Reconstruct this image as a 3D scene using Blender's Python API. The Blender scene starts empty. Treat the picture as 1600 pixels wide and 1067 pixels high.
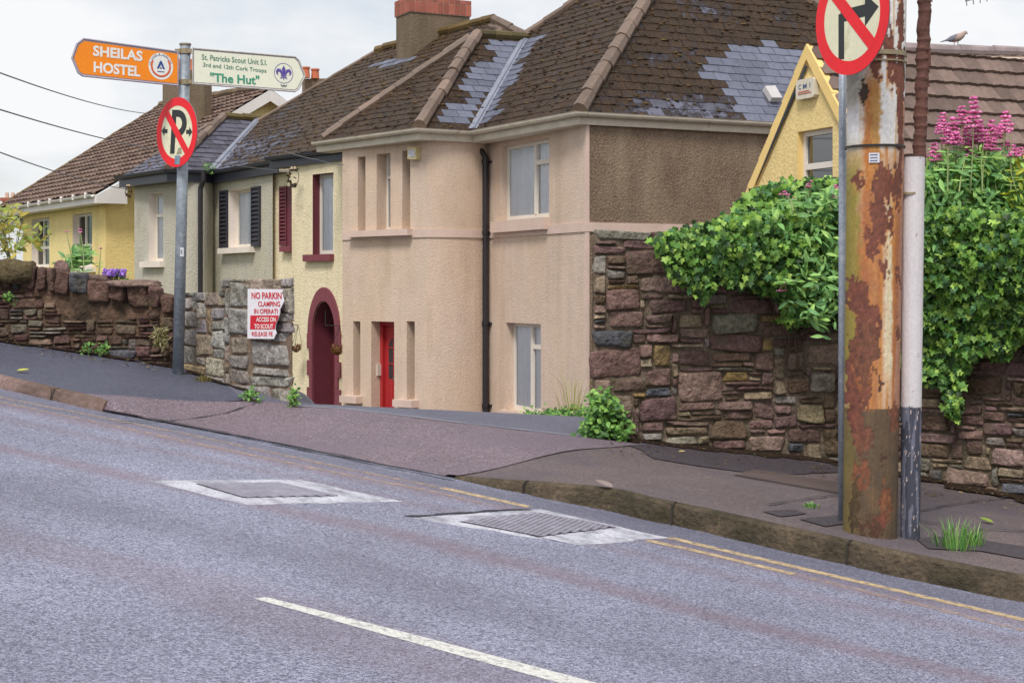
import bpy, math, random
from mathutils import Vector, Matrix, noise
V=Vector
SC=bpy.context.scene
COL=SC.collection
rad=math.radians
# ------------------------------------------------------------------ camera
F=2400.0; HV=450.0
cd=bpy.data.cameras.new('camera'); cam=bpy.data.objects.new('camera',cd); COL.objects.link(cam)
cd.sensor_width=36; cd.lens=54; cd.clip_end=3000; cd.clip_start=.1
cam.location=(0,0,0); cam.rotation_euler=(rad(90),0,0)
cd.shift_y=-(533.5-HV)/1600
SC.camera=cam
# ------------------------------------------------------------------ world and sun
SUN_EL=54; SUN_AZ=196   # degrees; azimuth of the sun measured clockwise from +Y
w=bpy.data.worlds.new('World'); SC.world=w; w.use_nodes=True
nt=w.node_tree; nt.nodes.clear()
def N(nt,t,**k):
    n=nt.nodes.new(t)
    for a,b in k.items():
        if hasattr(n,a): setattr(n,a,b)
        else: n.inputs[a.replace('_',' ')].default_value=b
    return n
def L(nt,a,b): nt.links.new(a,b)
sky=N(nt,'ShaderNodeTexSky'); sky.sky_type='NISHITA'; sky.sun_disc=False
sky.sun_elevation=rad(SUN_EL); sky.sun_rotation=rad(SUN_AZ); sky.air_density=1; sky.dust_density=2
tc=N(nt,'ShaderNodeTexCoord')
mp=N(nt,'ShaderNodeMapping'); mp.inputs['Scale'].default_value=(1,1,2.2); mp.inputs['Location'].default_value=(.35,.1,.2); L(nt,tc.outputs['Generated'],mp.inputs['Vector'])
ns=N(nt,'ShaderNodeTexNoise'); ns.inputs['Scale'].default_value=3.2; ns.inputs['Detail'].default_value=7; ns.inputs['Roughness'].default_value=.55
L(nt,mp.outputs[0],ns.inputs['Vector'])
cr=N(nt,'ShaderNodeValToRGB'); cr.color_ramp.elements[0].position=.39; cr.color_ramp.elements[0].color=(.45,.45,.45,1)
cr.color_ramp.elements[1].position=.58; cr.color_ramp.elements[1].color=(1,1,1,1)
L(nt,ns.outputs[0],cr.inputs[0])
mx=N(nt,'ShaderNodeMix'); mx.data_type='RGBA'
L(nt,cr.outputs[0],mx.inputs[0]); L(nt,sky.outputs[0],mx.inputs[6]); mx.inputs[7].default_value=(7.9,7.98,8.15,1)
bg=N(nt,'ShaderNodeBackground'); bg.inputs[1].default_value=.1
L(nt,mx.outputs[2],bg.inputs[0])
out=N(nt,'ShaderNodeOutputWorld'); L(nt,bg.outputs[0],out.inputs[0])
sd=bpy.data.lights.new('sun','SUN'); sd.energy=2.4; sd.angle=rad(16); sd.color=(1,.965,.915)
so=bpy.data.objects.new('sun',sd); COL.objects.link(so)
_d=V((math.sin(rad(SUN_AZ))*math.cos(rad(SUN_EL)),math.cos(rad(SUN_AZ))*math.cos(rad(SUN_EL)),math.sin(rad(SUN_EL))))
so.rotation_euler=_d.to_track_quat('Z','Y').to_euler()
so.location=_d*50
SC.view_settings.view_transform='Standard'; SC.view_settings.look='None'
SC.view_settings.exposure=0.26; SC.view_settings.gamma=1
SC.cycles.max_bounces=6
# ------------------------------------------------------------------ helpers
def S(r,g,b,k=1.0):
    f=lambda c:(c/255/12.92 if c<=10 else ((c/255+.055)/1.055)**2.4)
    return (f(r)*k,f(g)*k,f(b)*k,1.0)
def W(u,v,Y): return V(((u-800)/F*Y,Y,(HV-v)/F*Y))
def prj(p): return (800+F*p.x/p.y,HV-F*p.z/p.y)
PH,PA,PB=1.4,-.125,.0245
def plz(x,y): return -PH+PA*x+PB*y
def Gp(u,v,off=0.0):
    x=(u-800)/F; Y=(PH-off)/((v-HV)/F+PA*x+PB)
    return V((x*Y,Y,(HV-v)/F*Y))
class Plane:
    def __init__(s,p,n): s.p=p; s.n=n.normalized()
    def hit(s,u,v):
        r=V(((u-800)/F,1,(HV-v)/F)); return r*(s.p.dot(s.n)/r.dot(s.n))
def plane3(a,b,c): return Plane(a,(b-a).cross(c-a))
def plane_pitch(P,Q,deg):
    d=(Q-P).normalized(); n=V((-d.y,d.x,0)); 
    if n.y<0: n=-n
    n.normalize(); up=n*math.cos(rad(deg))+V((0,0,1))*math.sin(rad(deg))
    return Plane(P,d.cross(up))
def smooth(a,b,x):
    t=max(0,min(1,(x-a)/(b-a))); return t*t*(3-2*t)
def fbm(p,o=4): return noise.fractal(p,1.0,2.0,o)
# ------------------------------------------------------------------ materials
def newmat(name):
    m=bpy.data.materials.new(name); m.use_nodes=True; nt=m.node_tree
    b=nt.nodes['Principled BSDF']; return m,nt,b
def mixc(nt,f,a,b,blend='MIX'):
    m=N(nt,'ShaderNodeMix'); m.data_type='RGBA'; m.blend_type=blend
    for i,x in ((0,f),(6,a),(7,b)):
        if hasattr(x,'links'): L(nt,x,m.inputs[i])
        else: m.inputs[i].default_value=x
    return m.outputs[2]
def noisen(nt,scale,detail=5,rough=.6,vec=None,stretch=None,dist=0):
    n=N(nt,'ShaderNodeTexNoise'); n.inputs['Scale'].default_value=scale; n.inputs['Detail'].default_value=detail; n.inputs['Roughness'].default_value=rough
    n.inputs['Distortion'].default_value=dist
    t=N(nt,'ShaderNodeTexCoord'); v=t.outputs['Object'] if vec is None else vec
    if stretch:
        mm=N(nt,'ShaderNodeMapping'); mm.inputs['Scale'].default_value=stretch; L(nt,v,mm.inputs['Vector']); v=mm.outputs[0]
    L(nt,v,n.inputs['Vector']); return n.outputs[0]
def ramp(nt,src,p0,p1,c0=(0,0,0,1),c1=(1,1,1,1)):
    r=N(nt,'ShaderNodeValToRGB'); e=r.color_ramp.elements; e[0].position=p0; e[1].position=p1; e[0].color=c0; e[1].color=c1
    L(nt,src,r.inputs[0]); return r.outputs[0]
def bump(nt,b,h,strength,dist=.01,prev=None):
    n=N(nt,'ShaderNodeBump'); n.inputs['Strength'].default_value=strength; n.inputs['Distance'].default_value=dist
    L(nt,h,n.inputs['Height'])
    if prev is not None: L(nt,prev,n.inputs['Normal'])
    L(nt,n.outputs[0],b.inputs['Normal']); return n.outputs[0]
def sc(c,k): return (c[0]*k,c[1]*k,c[2]*k,1)
def M(name,c=(.8,.8,.8,1),rough=.8,var=.15,vs=2.0,fvar=.1,fs=60,bp=0,bs=60,bd=.01,attr=False,metal=0,spec=.5,stain=None,sscale=.8,stretch=None,srange=(.5,.75)):
    m,nt,b=newmat(name)
    col=c
    if attr:
        a=N(nt,'ShaderNodeAttribute'); a.attribute_name='col'; col=a.outputs[0]
    if var:
        n=noisen(nt,vs,5,.6,stretch=stretch); r=ramp(nt,n,.3,.7,(1-var,)*3+(1,),(1+var,)*3+(1,)); col=mixc(nt,1.0,col,r,'MULTIPLY')
    if fvar:
        n=noisen(nt,fs,3,.6); r=ramp(nt,n,.3,.7,(1-fvar,)*3+(1,),(1+fvar,)*3+(1,)); col=mixc(nt,1.0,col,r,'MULTIPLY')
    if stain:
        n=noisen(nt,sscale,6,.65,stretch=stretch); r=ramp(nt,n,srange[0],srange[1]); col=mixc(nt,r,col,stain)
    if hasattr(col,'links'): L(nt,col,b.inputs['Base Color'])
    else: b.inputs['Base Color'].default_value=col
    b.inputs['Roughness'].default_value=rough; b.inputs['Metallic'].default_value=metal; b.inputs['Specular IOR Level'].default_value=spec
    if bp:
        n=noisen(nt,bs,4,.6); bump(nt,b,n,bp,bd)
    return m
def render_mat(name,c,stain,sscale=.7,bs=28,var=.06,bp=.9,grain=.15):
    # rough-cast render: coarse lumps plus fine grit, faint weather streaks
    m,nt,b=newmat(name)
    v=N(nt,'ShaderNodeTexVoronoi'); v.inputs['Scale'].default_value=bs; v.feature='SMOOTH_F1'
    t=N(nt,'ShaderNodeTexCoord'); L(nt,t.outputs['Object'],v.inputs['Vector'])
    n=noisen(nt,bs*1.3,5,.7)
    r=ramp(nt,n,.32,.68,(1-grain,)*3+(1,),(1+grain*.8,)*3+(1,))
    col=mixc(nt,1.0,c,r,'MULTIPLY')
    n2=noisen(nt,sscale,6,.65,stretch=(1,1,.35)); col=mixc(nt,ramp(nt,n2,.42,.75,(0,0,0,1),(.75,.75,.75,1)),col,stain)
    n3=noisen(nt,5,6,.7,stretch=(1,1,.15)); col=mixc(nt,1.0,col,ramp(nt,n3,.3,.7,(1-var,)*3+(1,),(1+var,)*3+(1,)),'MULTIPLY')
    n4=noisen(nt,1.7,7,.7,stretch=(1,1,.12)); col=mixc(nt,ramp(nt,n4,.54,.72,(0,0,0,1),(.42,)*3+(1,)),col,sc(stain,.62))
    n5=noisen(nt,3.1,7,.75); col=mixc(nt,1.0,col,ramp(nt,n5,.3,.7,(.93,.93,.92,1),(1.05,1.05,1.05,1)),'MULTIPLY')
    L(nt,col,b.inputs['Base Color']); b.inputs['Roughness'].default_value=.92; b.inputs['Specular IOR Level'].default_value=.2
    p=bump(nt,b,v.outputs['Distance'],bp*.5,.02); bump(nt,b,n,bp,.02,p)
    return m
def asphalt_mat(name,c,dark,light,rough=.55,pink=None,chip=70,contrast=1.0,patch=None,spec=.5,bands=(),bandcol=None,seam=0,dbands=()):
    m,nt,b=newmat(name)
    t=N(nt,'ShaderNodeTexCoord')
    v=N(nt,'ShaderNodeTexVoronoi'); v.inputs['Scale'].default_value=chip*1.5; L(nt,t.outputs['Object'],v.inputs['Vector'])
    sep=N(nt,'ShaderNodeSeparateColor'); L(nt,v.outputs['Color'],sep.inputs[0])
    big=noisen(nt,1.1,6,.65); mid=noisen(nt,16,5,.75); fine=noisen(nt,chip*.55,5,.8)
    col=mixc(nt,ramp(nt,sep.outputs[0],.15,.9),dark,c)
    col=mixc(nt,ramp(nt,sep.outputs[1],.84,.98,(0,0,0,1),(.5*contrast,)*3+(1,)),col,light)
    col=mixc(nt,1.0,col,ramp(nt,fine,.3,.7,(.58,)*3+(1,),(1.34,)*3+(1,)),'MULTIPLY')
    col=mixc(nt,1.0,col,ramp(nt,mid,.3,.7,(.88,)*3+(1,),(1.1,)*3+(1,)),'MULTIPLY')
    col=mixc(nt,1.0,col,ramp(nt,big,.3,.7,(.86,)*3+(1,),(1.12,)*3+(1,)),'MULTIPLY')
    if pink is not None:
        n=noisen(nt,.9,6,.7); col=mixc(nt,ramp(nt,n,.45,.65,(0,0,0,1),(.8,.8,.8,1)),col,pink)
    if bands:
        uv=N(nt,'ShaderNodeUVMap'); uv.uv_map='road'; sx=N(nt,'ShaderNodeSeparateXYZ'); L(nt,uv.outputs[0],sx.inputs[0])
        mm=N(nt,'ShaderNodeMapping'); mm.inputs['Scale'].default_value=(.28,1,1); L(nt,uv.outputs[0],mm.inputs['Vector'])
        wob=noisen(nt,1.6,7,.75,vec=mm.outputs[0])
        for c0,wd,st,bc in [x+(bandcol,) for x in bands]+[x+(S(104,105,124,.75),) for x in dbands]:
            a1=N(nt,'ShaderNodeMath',operation='MULTIPLY_ADD'); L(nt,wob,a1.inputs[0]); a1.inputs[1].default_value=wd*2.6; L(nt,sx.outputs[1],a1.inputs[2])
            a2=N(nt,'ShaderNodeMath',operation='SUBTRACT'); L(nt,a1.outputs[0],a2.inputs[0]); a2.inputs[1].default_value=c0+wd*1.3
            a3=N(nt,'ShaderNodeMath',operation='ABSOLUTE'); L(nt,a2.outputs[0],a3.inputs[0])
            f=ramp(nt,a3.outputs[0],wd*.25,wd*1.0,(st,)*3+(1,),(0,0,0,1))
            f2=mixc(nt,1.0,f,ramp(nt,sep.outputs[2],.1,.6,(.35,)*3+(1,),(1,1,1,1)),'MULTIPLY')
            col=mixc(nt,f2,col,bc)
    w1=noisen(nt,.45,4,.6); col=mixc(nt,1.0,col,ramp(nt,w1,.35,.65,(.87,.86,.88,1),(1.07,1.07,1.08,1)),'MULTIPLY')
    L(nt,col,b.inputs['Base Color'])
    b.inputs['Roughness'].default_value=rough; b.inputs['Specular IOR Level'].default_value=spec
    p=bump(nt,b,v.outputs['Distance'],.9,.008); bump(nt,b,mid,.25,.01,p)
    return m
def leaf_mat(name):
    m,nt,b=newmat(name)
    a=N(nt,'ShaderNodeAttribute'); a.attribute_name='col'
    L(nt,a.outputs[0],b.inputs['Base Color']); b.inputs['Roughness'].default_value=.5; b.inputs['Specular IOR Level'].default_value=.35
    tr=N(nt,'ShaderNodeBsdfTranslucent'); L(nt,mixc(nt,1.0,a.outputs[0],(1.3,1.4,.6,1),'MULTIPLY'),tr.inputs[0])
    ms=N(nt,'ShaderNodeMixShader'); ms.inputs[0].default_value=.18
    o=nt.nodes['Material Output']; L(nt,b.outputs[0],ms.inputs[1]); L(nt,tr.outputs[0],ms.inputs[2]); L(nt,ms.outputs[0],o.inputs[0])
    return m
def glass_mat(name,tint=(.97,1,1,1),gl=.1):
    m,nt,b=newmat(name); nt.nodes.remove(b); o=nt.nodes['Material Output']
    g=N(nt,'ShaderNodeBsdfGlossy'); g.inputs['Roughness'].default_value=.03; t=N(nt,'ShaderNodeBsdfTransparent'); t.inputs[0].default_value=tint
    fr=N(nt,'ShaderNodeFresnel'); ad=N(nt,'ShaderNodeMath',operation='ADD'); ad.inputs[1].default_value=gl*.6; L(nt,fr.outputs[0],ad.inputs[0])
    ms=N(nt,'ShaderNodeMixShader'); L(nt,ad.outputs[0],ms.inputs[0]); L(nt,t.outputs[0],ms.inputs[1]); L(nt,g.outputs[0],ms.inputs[2]); L(nt,ms.outputs[0],o.inputs[0])
    return m
def slate_mat(name,moss,moss2,lo=.38,hi=.62,ms=7,rough=.6,streak=None):
    m,nt,b=newmat(name)
    a=N(nt,'ShaderNodeAttribute'); a.attribute_name='col'
    n=noisen(nt,ms,8,.72,stretch=streak); 
    ad=N(nt,'ShaderNodeMath',operation='ADD'); L(nt,n,ad.inputs[0]); L(nt,a.outputs['Alpha'],ad.inputs[1])
    fl=noisen(nt,22,6,.8)
    f=ramp(nt,ad.outputs[0],lo+.5,hi+.5)
    n2=noisen(nt,26,6,.75); mc=mixc(nt,ramp(nt,n2,.38,.62),moss,moss2); mc=mixc(nt,ramp(nt,fl,.57,.66,(0,0,0,1),(.55,)*3+(1,)),mc,S(128,122,124)); mc=mixc(nt,ramp(nt,noisen(nt,9,7,.8),.54,.66,(0,0,0,1),(.75,)*3+(1,)),mc,sc(moss,.45))
    n3=noisen(nt,1.6,7,.75); mc=mixc(nt,1.0,mc,ramp(nt,n3,.32,.68,(.55,.57,.6,1),(1.3,1.22,1.08,1)),'MULTIPLY')
    sl=mixc(nt,1.0,a.outputs[0],ramp(nt,noisen(nt,14,5,.7),.3,.7,(.8,)*3+(1,),(1.2,)*3+(1,)),'MULTIPLY')
    col=mixc(nt,f,sl,mc); L(nt,col,b.inputs['Base Color'])
    b.inputs['Roughness'].default_value=rough; b.inputs['Specular IOR Level'].default_value=.35
    h=mixc(nt,1.0,f,n2,'MULTIPLY'); bump(nt,b,h,1.0,.05)
    return m
def worn_mat(name,c,lo,hi,scale=14):
    m,nt,b=newmat(name); o=nt.nodes['Material Output']
    col=mixc(nt,1.0,c,ramp(nt,noisen(nt,60,4,.7),.3,.7,(.78,)*3+(1,),(1.12,)*3+(1,)),'MULTIPLY')
    L(nt,col,b.inputs['Base Color']); b.inputs['Roughness'].default_value=.7
    t=N(nt,'ShaderNodeBsdfTransparent'); ms=N(nt,'ShaderNodeMixShader')
    n=noisen(nt,scale,8,.8); L(nt,ramp(nt,n,lo,hi),ms.inputs[0]); L(nt,t.outputs[0],ms.inputs[1]); L(nt,b.outputs[0],ms.inputs[2]); L(nt,ms.outputs[0],o.inputs[0])
    return m
# ------------------------------------------------------------------ mesh builder
class MB:
    def __init__(s): s.v=[]; s.f=[]; s.c=[]; s.mi=[]; s.uv=None
    def face(s,pts,c=None,mi=0):
        i=len(s.v); s.v+= [tuple(p) for p in pts]; s.f.append(tuple(range(i,i+len(pts)))); s.c.append(c); s.mi.append(mi)
    def add(s,vs,fs,c=None,mi=0):
        i=len(s.v); s.v+=[tuple(p) for p in vs]
        for f in fs: s.f.append(tuple(i+k for k in f)); s.c.append(c); s.mi.append(mi)
    def obox(s,o,a,b,c3,c=None,mi=0):       # corner + three edge vectors
        o,a,b,d=V(o),V(a),V(b),V(c3)
        vs=[o,o+a,o+a+b,o+b,o+d,o+a+d,o+a+b+d,o+b+d]
        if a.cross(b).dot(d)<0: fs=[(0,1,2,3),(4,7,6,5),(0,4,5,1),(1,5,6,2),(2,6,7,3),(3,7,4,0)]
        else: fs=[(3,2,1,0),(5,6,7,4),(1,5,4,0),(2,6,5,1),(3,7,6,2),(0,4,7,3)]
        s.add(vs,fs,c,mi)
    def box(s,ctr,dims,c=None,rz=0,mi=0):
        R=Matrix.Rotation(rz,3,'Z'); a=R@V((dims[0],0,0)); b=R@V((0,dims[1],0)); d=V((0,0,dims[2]))
        s.obox(V(ctr)-a/2-b/2-d/2,a,b,d,c,mi)
    def tube(s,path,r,n=8,c=None,caps=True,mi=0):
        path=[V(p) for p in path]; rr=r if isinstance(r,(list,tuple)) else [r]*len(path)
        base=len(s.v); up=None
        for i,p in enumerate(path):
            t=(path[min(i+1,len(path)-1)]-path[max(i-1,0)]).normalized()
            if up is None:
                up=V((0,0,1)) if abs(t.z)<.9 else V((1,0,0))
            a=t.cross(up).normalized(); b=a.cross(t).normalized(); up=b
            for k in range(n):
                an=2*math.pi*k/n; s.v.append(tuple(p+a*rr[i]*math.cos(an)+b*rr[i]*math.sin(an)))
        for i in range(len(path)-1):
            for k in range(n):
                k2=(k+1)%n; s.f.append((base+i*n+k,base+i*n+k2,base+(i+1)*n+k2,base+(i+1)*n+k)); s.c.append(c); s.mi.append(mi)
        if caps:
            s.f.append(tuple(base+k for k in range(n))[::-1]); s.c.append(c); s.mi.append(mi)
            s.f.append(tuple(base+(len(path)-1)*n+k for k in range(n))); s.c.append(c); s.mi.append(mi)
    def prism(s,poly,ext,c=None,mi=0):      # planar polygon extruded by a vector
        poly=[V(p) for p in poly]; e=V(ext); n=len(poly)
        vs=poly+[p+e for p in poly]
        s.add(vs,[tuple(range(n)),tuple(range(2*n-1,n-1,-1))]+[(i,i+n,(i+1)%n+n,(i+1)%n) for i in range(n)],c,mi)
    def sweep(s,path,prof,c=None,closed=True,caps=True,mi=0,flip=False,zf=None):
        # path: XY(Z) points; prof: list of (out,up), out = horizontal normal on the right-hand side of travel
        path=[V(p) for p in path]; base=len(s.v); m=0; ns=[]
        for i in range(len(path)):
            t0=(path[i]-path[i-1]) if i>0 else path[1]-path[0]
            t1=(path[i+1]-path[i]) if i<len(path)-1 else t0
            t0=V((t0.x,t0.y,0)).normalized(); t1=V((t1.x,t1.y,0)).normalized()
            n0=V((t0.y,-t0.x,0)); n1=V((t1.y,-t1.x,0)); nn=(n0+n1).normalized(); k=1/max(.5,nn.dot(n0)); ns.append(nn*k)
        for i,p in enumerate(path):
            pr=prof(i) if callable(prof) else prof
            m=len(pr)
            for (o,u) in pr:
                q=p+ns[i]*o+V((0,0,u)); s.v.append(tuple(q))
        for i in range(len(path)-1):
            for k in range(m if closed else m-1):
                k2=(k+1)%m; f=(base+i*m+k,base+i*m+k2,base+(i+1)*m+k2,base+(i+1)*m+k)
                s.f.append(f); s.c.append(c(i) if callable(c) else c); s.mi.append(mi)
        if caps and closed:
            s.f.append(tuple(base+k for k in range(m))); s.c.append(c(0) if callable(c) else c); s.mi.append(mi)
            s.f.append(tuple(base+(len(path)-1)*m+k for k in range(m))[::-1]); s.c.append(c(0) if callable(c) else c); s.mi.append(mi)
    def ball(s,p,r,c=None,seg=6,rings=4,sq=(1,1,1)):
        base=len(s.v); p=V(p)
        s.v.append(tuple(p+V((0,0,r*sq[2]))))
        for i in range(1,rings):
            a=math.pi*i/rings
            for k in range(seg):
                b=2*math.pi*k/seg; s.v.append((p.x+r*sq[0]*math.sin(a)*math.cos(b),p.y+r*sq[1]*math.sin(a)*math.sin(b),p.z+r*sq[2]*math.cos(a)))
        s.v.append(tuple(p-V((0,0,r*sq[2])))); last=len(s.v)-1
        def af(f): s.f.append(f); s.c.append(c); s.mi.append(0)
        for k in range(seg):
            k2=(k+1)%seg; af((base,base+1+k,base+1+k2)); af((last,last-seg+k2,last-seg+k))
            for i in range(rings-2): af((base+1+i*seg+k,base+1+(i+1)*seg+k,base+1+(i+1)*seg+k2,base+1+i*seg+k2))
    def build(s,name,mats,parent=None,loc=None,label=None,smooth=False,fixn=False):
        root=parent
        while root is not None and root.parent is not None: root=root.parent
        o0=V(loc) if loc is not None else (V(root.location) if root is not None else V((0,0,0)))
        me=bpy.data.meshes.new(name); me.from_pydata([tuple(V(p)-o0) for p in s.v],[],s.f)
        for m in (mats if isinstance(mats,(list,tuple)) else [mats]): me.materials.append(m)
        if any(k for k in s.mi): me.polygons.foreach_set('material_index',s.mi)
        if any(c is not None for c in s.c):
            at=me.color_attributes.new('col','FLOAT_COLOR','CORNER'); buf=[]
            for f,c in zip(s.f,s.c):
                c=c or (.5,.5,.5,1); c=tuple(c) if len(c)==4 else tuple(c)+(1,)
                buf+=list(c)*len(f)
            at.data.foreach_set('color',buf)
        if smooth: me.polygons.foreach_set('use_smooth',[True]*len(me.polygons))
        me.update()
        o=bpy.data.objects.new(name,me); COL.objects.link(o)
        if parent is not None: o.parent=parent
        else: o.location=o0
        if label: o['label']=label
        return o
def thing(name,label,cat,loc,group=None):
    o=bpy.data.objects.new(name,None); COL.objects.link(o); o.location=loc; o.empty_display_size=.2
    return tag(o,label,cat,group)
def tag(o,label,cat,group=None,kind=None):
    o['label']=label; o['category']=cat
    if group: o['group']=group
    if kind: o['kind']=kind
    return o
def struct(o): o['kind']='structure'; return o
# 2D convex clip
def clip(poly,conv):
    out=poly; n=len(conv)
    ar=sum(conv[i][0]*conv[(i+1)%n][1]-conv[(i+1)%n][0]*conv[i][1] for i in range(n)); sg=1 if ar>0 else -1
    for i in range(n):
        ax,ay=conv[i]; bx,by=conv[(i+1)%n]; inp=out; out=[]
        if not inp: return []
        d=[sg*((bx-ax)*(q[1]-ay)-(by-ay)*(q[0]-ax)) for q in inp]
        for k in range(len(inp)):
            a,b=inp[k],inp[(k+1)%len(inp)]; da,db=d[k],d[(k+1)%len(inp)]
            if da>=0: out.append(a)
            if (da>=0)!=(db>=0):
                t=da/(da-db); out.append((a[0]+(b[0]-a[0])*t,a[1]+(b[1]-a[1])*t))
    return out
def inpoly(x,y,P):
    r=False; n=len(P)
    for i in range(n):
        x1,y1=P[i]; x2,y2=P[(i+1)%n]
        if (y1>y)!=(y2>y) and x<(x2-x1)*(y-y1)/(y2-y1)+x1: r=not r
    return r
# ------------------------------------------------------------------ ground shape
KR=[Gp(u,v) for u,v in ((708,748),(780,763),(855,779),(960,799),(1000,810),(1100,831),(1202,855),(1300,877),(1394,899),(1525,926),(1600,940),(1750,972),(2000,1030),(2300,1110))]
KL=[Gp(u,v) for u,v in ((-900,395),(-500,490),(-200,560),(0,606),(80,625),(162,643))]
KALL=KL+KR
def kerbdist(x,y):
    best=1e9; sgn=1; tt=0; acc=0; bt=0
    for i in range(len(KALL)-1):
        a,b=KALL[i],KALL[i+1]; dx,dy=b.x-a.x,b.y-a.y; l2=dx*dx+dy*dy; l=math.sqrt(l2)
        t=max(0,min(1,((x-a.x)*dx+(y-a.y)*dy)/l2)); px,py=a.x+dx*t,a.y+dy*t; d=math.hypot(x-px,y-py)
        if d<best: best=d; bt=acc+t*l; sgn=1 if dx*(y-a.y)-dy*(x-a.x)>0 else -1
        acc+=l
    return best*sgn,bt
_,TL=kerbdist(KL[-1].x,KL[-1].y); _,TR=kerbdist(KR[0].x,KR[0].y)
CR0=Gp(457,636,.12); CR1=Gp(915,657,.12)
_cd=(CR1-CR0); _cd.z=0; _cd.normalize(); _cn=V((-_cd.y,_cd.x,0))
CRP=[Gp(u,v,.12)+V((0,dy,0)) for u,v,dy in ((-900,470,.6),(-500,492,.6),(0,532,.6),(285,574,.6),(440,622,.3))]+[CR0,CR1]+[Gp(u,v,.12)+V((0,.6,0)) for u,v in ((960,681),(1310,719),(1600,775),(2000,872))]
def crestd(x,y):
    if x<=CRP[0].x: return (y-CRP[0].y)*.9
    for a,b in zip(CRP,CRP[1:]):
        if a.x<=x<=b.x: return (y-a.y-(b.y-a.y)*(x-a.x)/(b.x-a.x))*.95
    return (y-CRP[-1].y)*.9
def off(x,y):
    d,t=kerbdist(x,y)
    opening=smooth(TL-.15,TL+.5,t)*(1-smooth(TR-.3,TR+1.1,t))
    lk=.078+.042*smooth(.1,1.3,d) if t<TL+1 else .12
    return lk*(1-opening)+.12*opening*smooth(0,1.5,d)
def gz(x,y):
    x=max(-45,min(45,x)); d=crestd(x,y); yy=y-max(0,d)*.9
    z=plz(x,min(y,yy+0*d)); k=max(0,d-.1)
    drop=.21*k*k/2 if k<1 else .21*(k-.5)
    return max(z-drop,-3.3+.02*noise.noise(V((x*.3,y*.3,0)))) if d>0 else z
def gtop(x,y): return gz(x,y)+off(x,y)
def onground(x,y,e=0): return V((x,y,gtop(x,y)+e))
def resample(P,n):
    P=[V((p.x,p.y,0)) for p in P]; ls=[0]
    for i in range(len(P)-1): ls.append(ls[-1]+(P[i+1]-P[i]).length)
    out=[]
    for k in range(n+1):
        t=ls[-1]*k/n; i=0
        while i<len(ls)-2 and ls[i+1]<t: i+=1
        f=(t-ls[i])/max(1e-9,ls[i+1]-ls[i]); out.append(P[i].lerp(P[i+1],min(1,f)))
    return out
def ground_sheet(A,B,n,m,zf):
    mb=MB(); A=resample(A,n); B=resample(B,n)
    for j in range(m+1):
        for i in range(n+1):
            p=A[i].lerp(B[i],j/m); mb.v.append((p.x,p.y,zf(p.x,p.y)))
    for j in range(m):
        for i in range(n):
            a=j*(n+1)+i; mb.f.append((a,a+1,a+n+2,a+n+1)); mb.c.append(None); mb.mi.append(0)
    return mb
# ------------------------------------------------------------------ ground
asph_road=asphalt_mat('road_asphalt',S(181,183,206,.93),S(108,109,131,.85),S(225,225,238,.9),rough=.45,chip=100,bands=((-.5,.25,.6),(-1.8,.16,.6),(-3.4,.3,.35),(-.95,.15,.35)),bandcol=S(152,122,132,.72),dbands=((-.22,.3,.75),(-2.6,.35,.28),(-4.6,.3,.25)))
asph_lane=asphalt_mat('lane_asphalt',S(158,140,148,.82),S(124,104,114,.8),S(205,195,205,.85),rough=.6,chip=80,pink=S(142,126,142,.6))
asph_pl=asphalt_mat('pavement_asphalt',S(118,120,138,.72),S(92,94,114,.72),S(170,170,180,.6),rough=.55,chip=95,contrast=.5,spec=.4)
asph_pr=asphalt_mat('pavement_concrete',S(152,136,134,.8),S(120,106,106,.76),S(190,180,170,.7),rough=.75,chip=95,contrast=.4,pink=S(120,112,122,.6),spec=.3)
asph_back=asphalt_mat('lane_back_asphalt',S(140,140,158,.72),S(116,116,134,.72),S(175,175,185,.6),rough=.6,chip=95,contrast=.4)
earth=M('earth',S(84,86,58),.95,.25,1,.2,30,.8,20,.03)
mb=MB(); NX,NY=90,90
xs=[-60+120*i/NX for i in range(NX+1)]; ys=[ -12+ 92*(j/NY)**1.2 for j in range(NY+1)]
for y in ys:
    for x in xs: mb.v.append((x,y,gz(x,y)-(.06)))
for j in range(NY):
    for i in range(NX):
        a=j*(NX+1)+i; mb.f.append((a,a+1,a+NX+2,a+NX+1)); mb.c.append(None); mb.mi.append(0)
# far skirt so that the ground reaches the horizon
for (a,b,c_,d) in (((-900,-200),(-60,-200),(-60,900),(-900,900)),((60,-200),(900,-200),(900,900),(60,900)),((-60,80),(60,80),(60,900),(-60,900)),((-60,-200),(60,-200),(60,-12),(-60,-12))):
    mb.face([(p[0],p[1],-5.4 if p is None else -3.5) for p in (a,b,c_,d)])
struct(mb.build('ground',earth))
# road : one sheet in along/across coordinates
mb=MB(); A=[V((p.x,p.y,0)) for p in KALL]; A[0]=A[0]+(A[0]-A[1])*1.0
kd=(KALL[-1]-KALL[0]); kd.z=0; kd.normalize(); kn=V((kd.y,-kd.x,0)); 
if kn.y>0: kn=-kn
A0=resample(A,120)
rows=[.5,.0,-.4,-1,-2,-3,-5,-8,-11]
for r in rows:
    for p in A0:
        q=p-kn*r if r>0 else p+kn*(-r); mb.v.append((q.x,q.y,plz(q.x,q.y)))
n=len(A0)
for j in range(len(rows)-1):
    for i in range(n-1):
        a=j*n+i; mb.f.append((a,a+n,a+n+1,a+1)); mb.c.append(None); mb.mi.append(0)
road=struct(mb.build('road',asph_road))
uvl=road.data.uv_layers.new(name='road')
for lp in road.data.loops:
    co=road.data.vertices[lp.vertex_index].co; d,t=kerbdist(co.x,co.y)
    j,i=divmod(lp.vertex_index,n); uvl.data[lp.index].uv=(t,rows[j])
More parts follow.
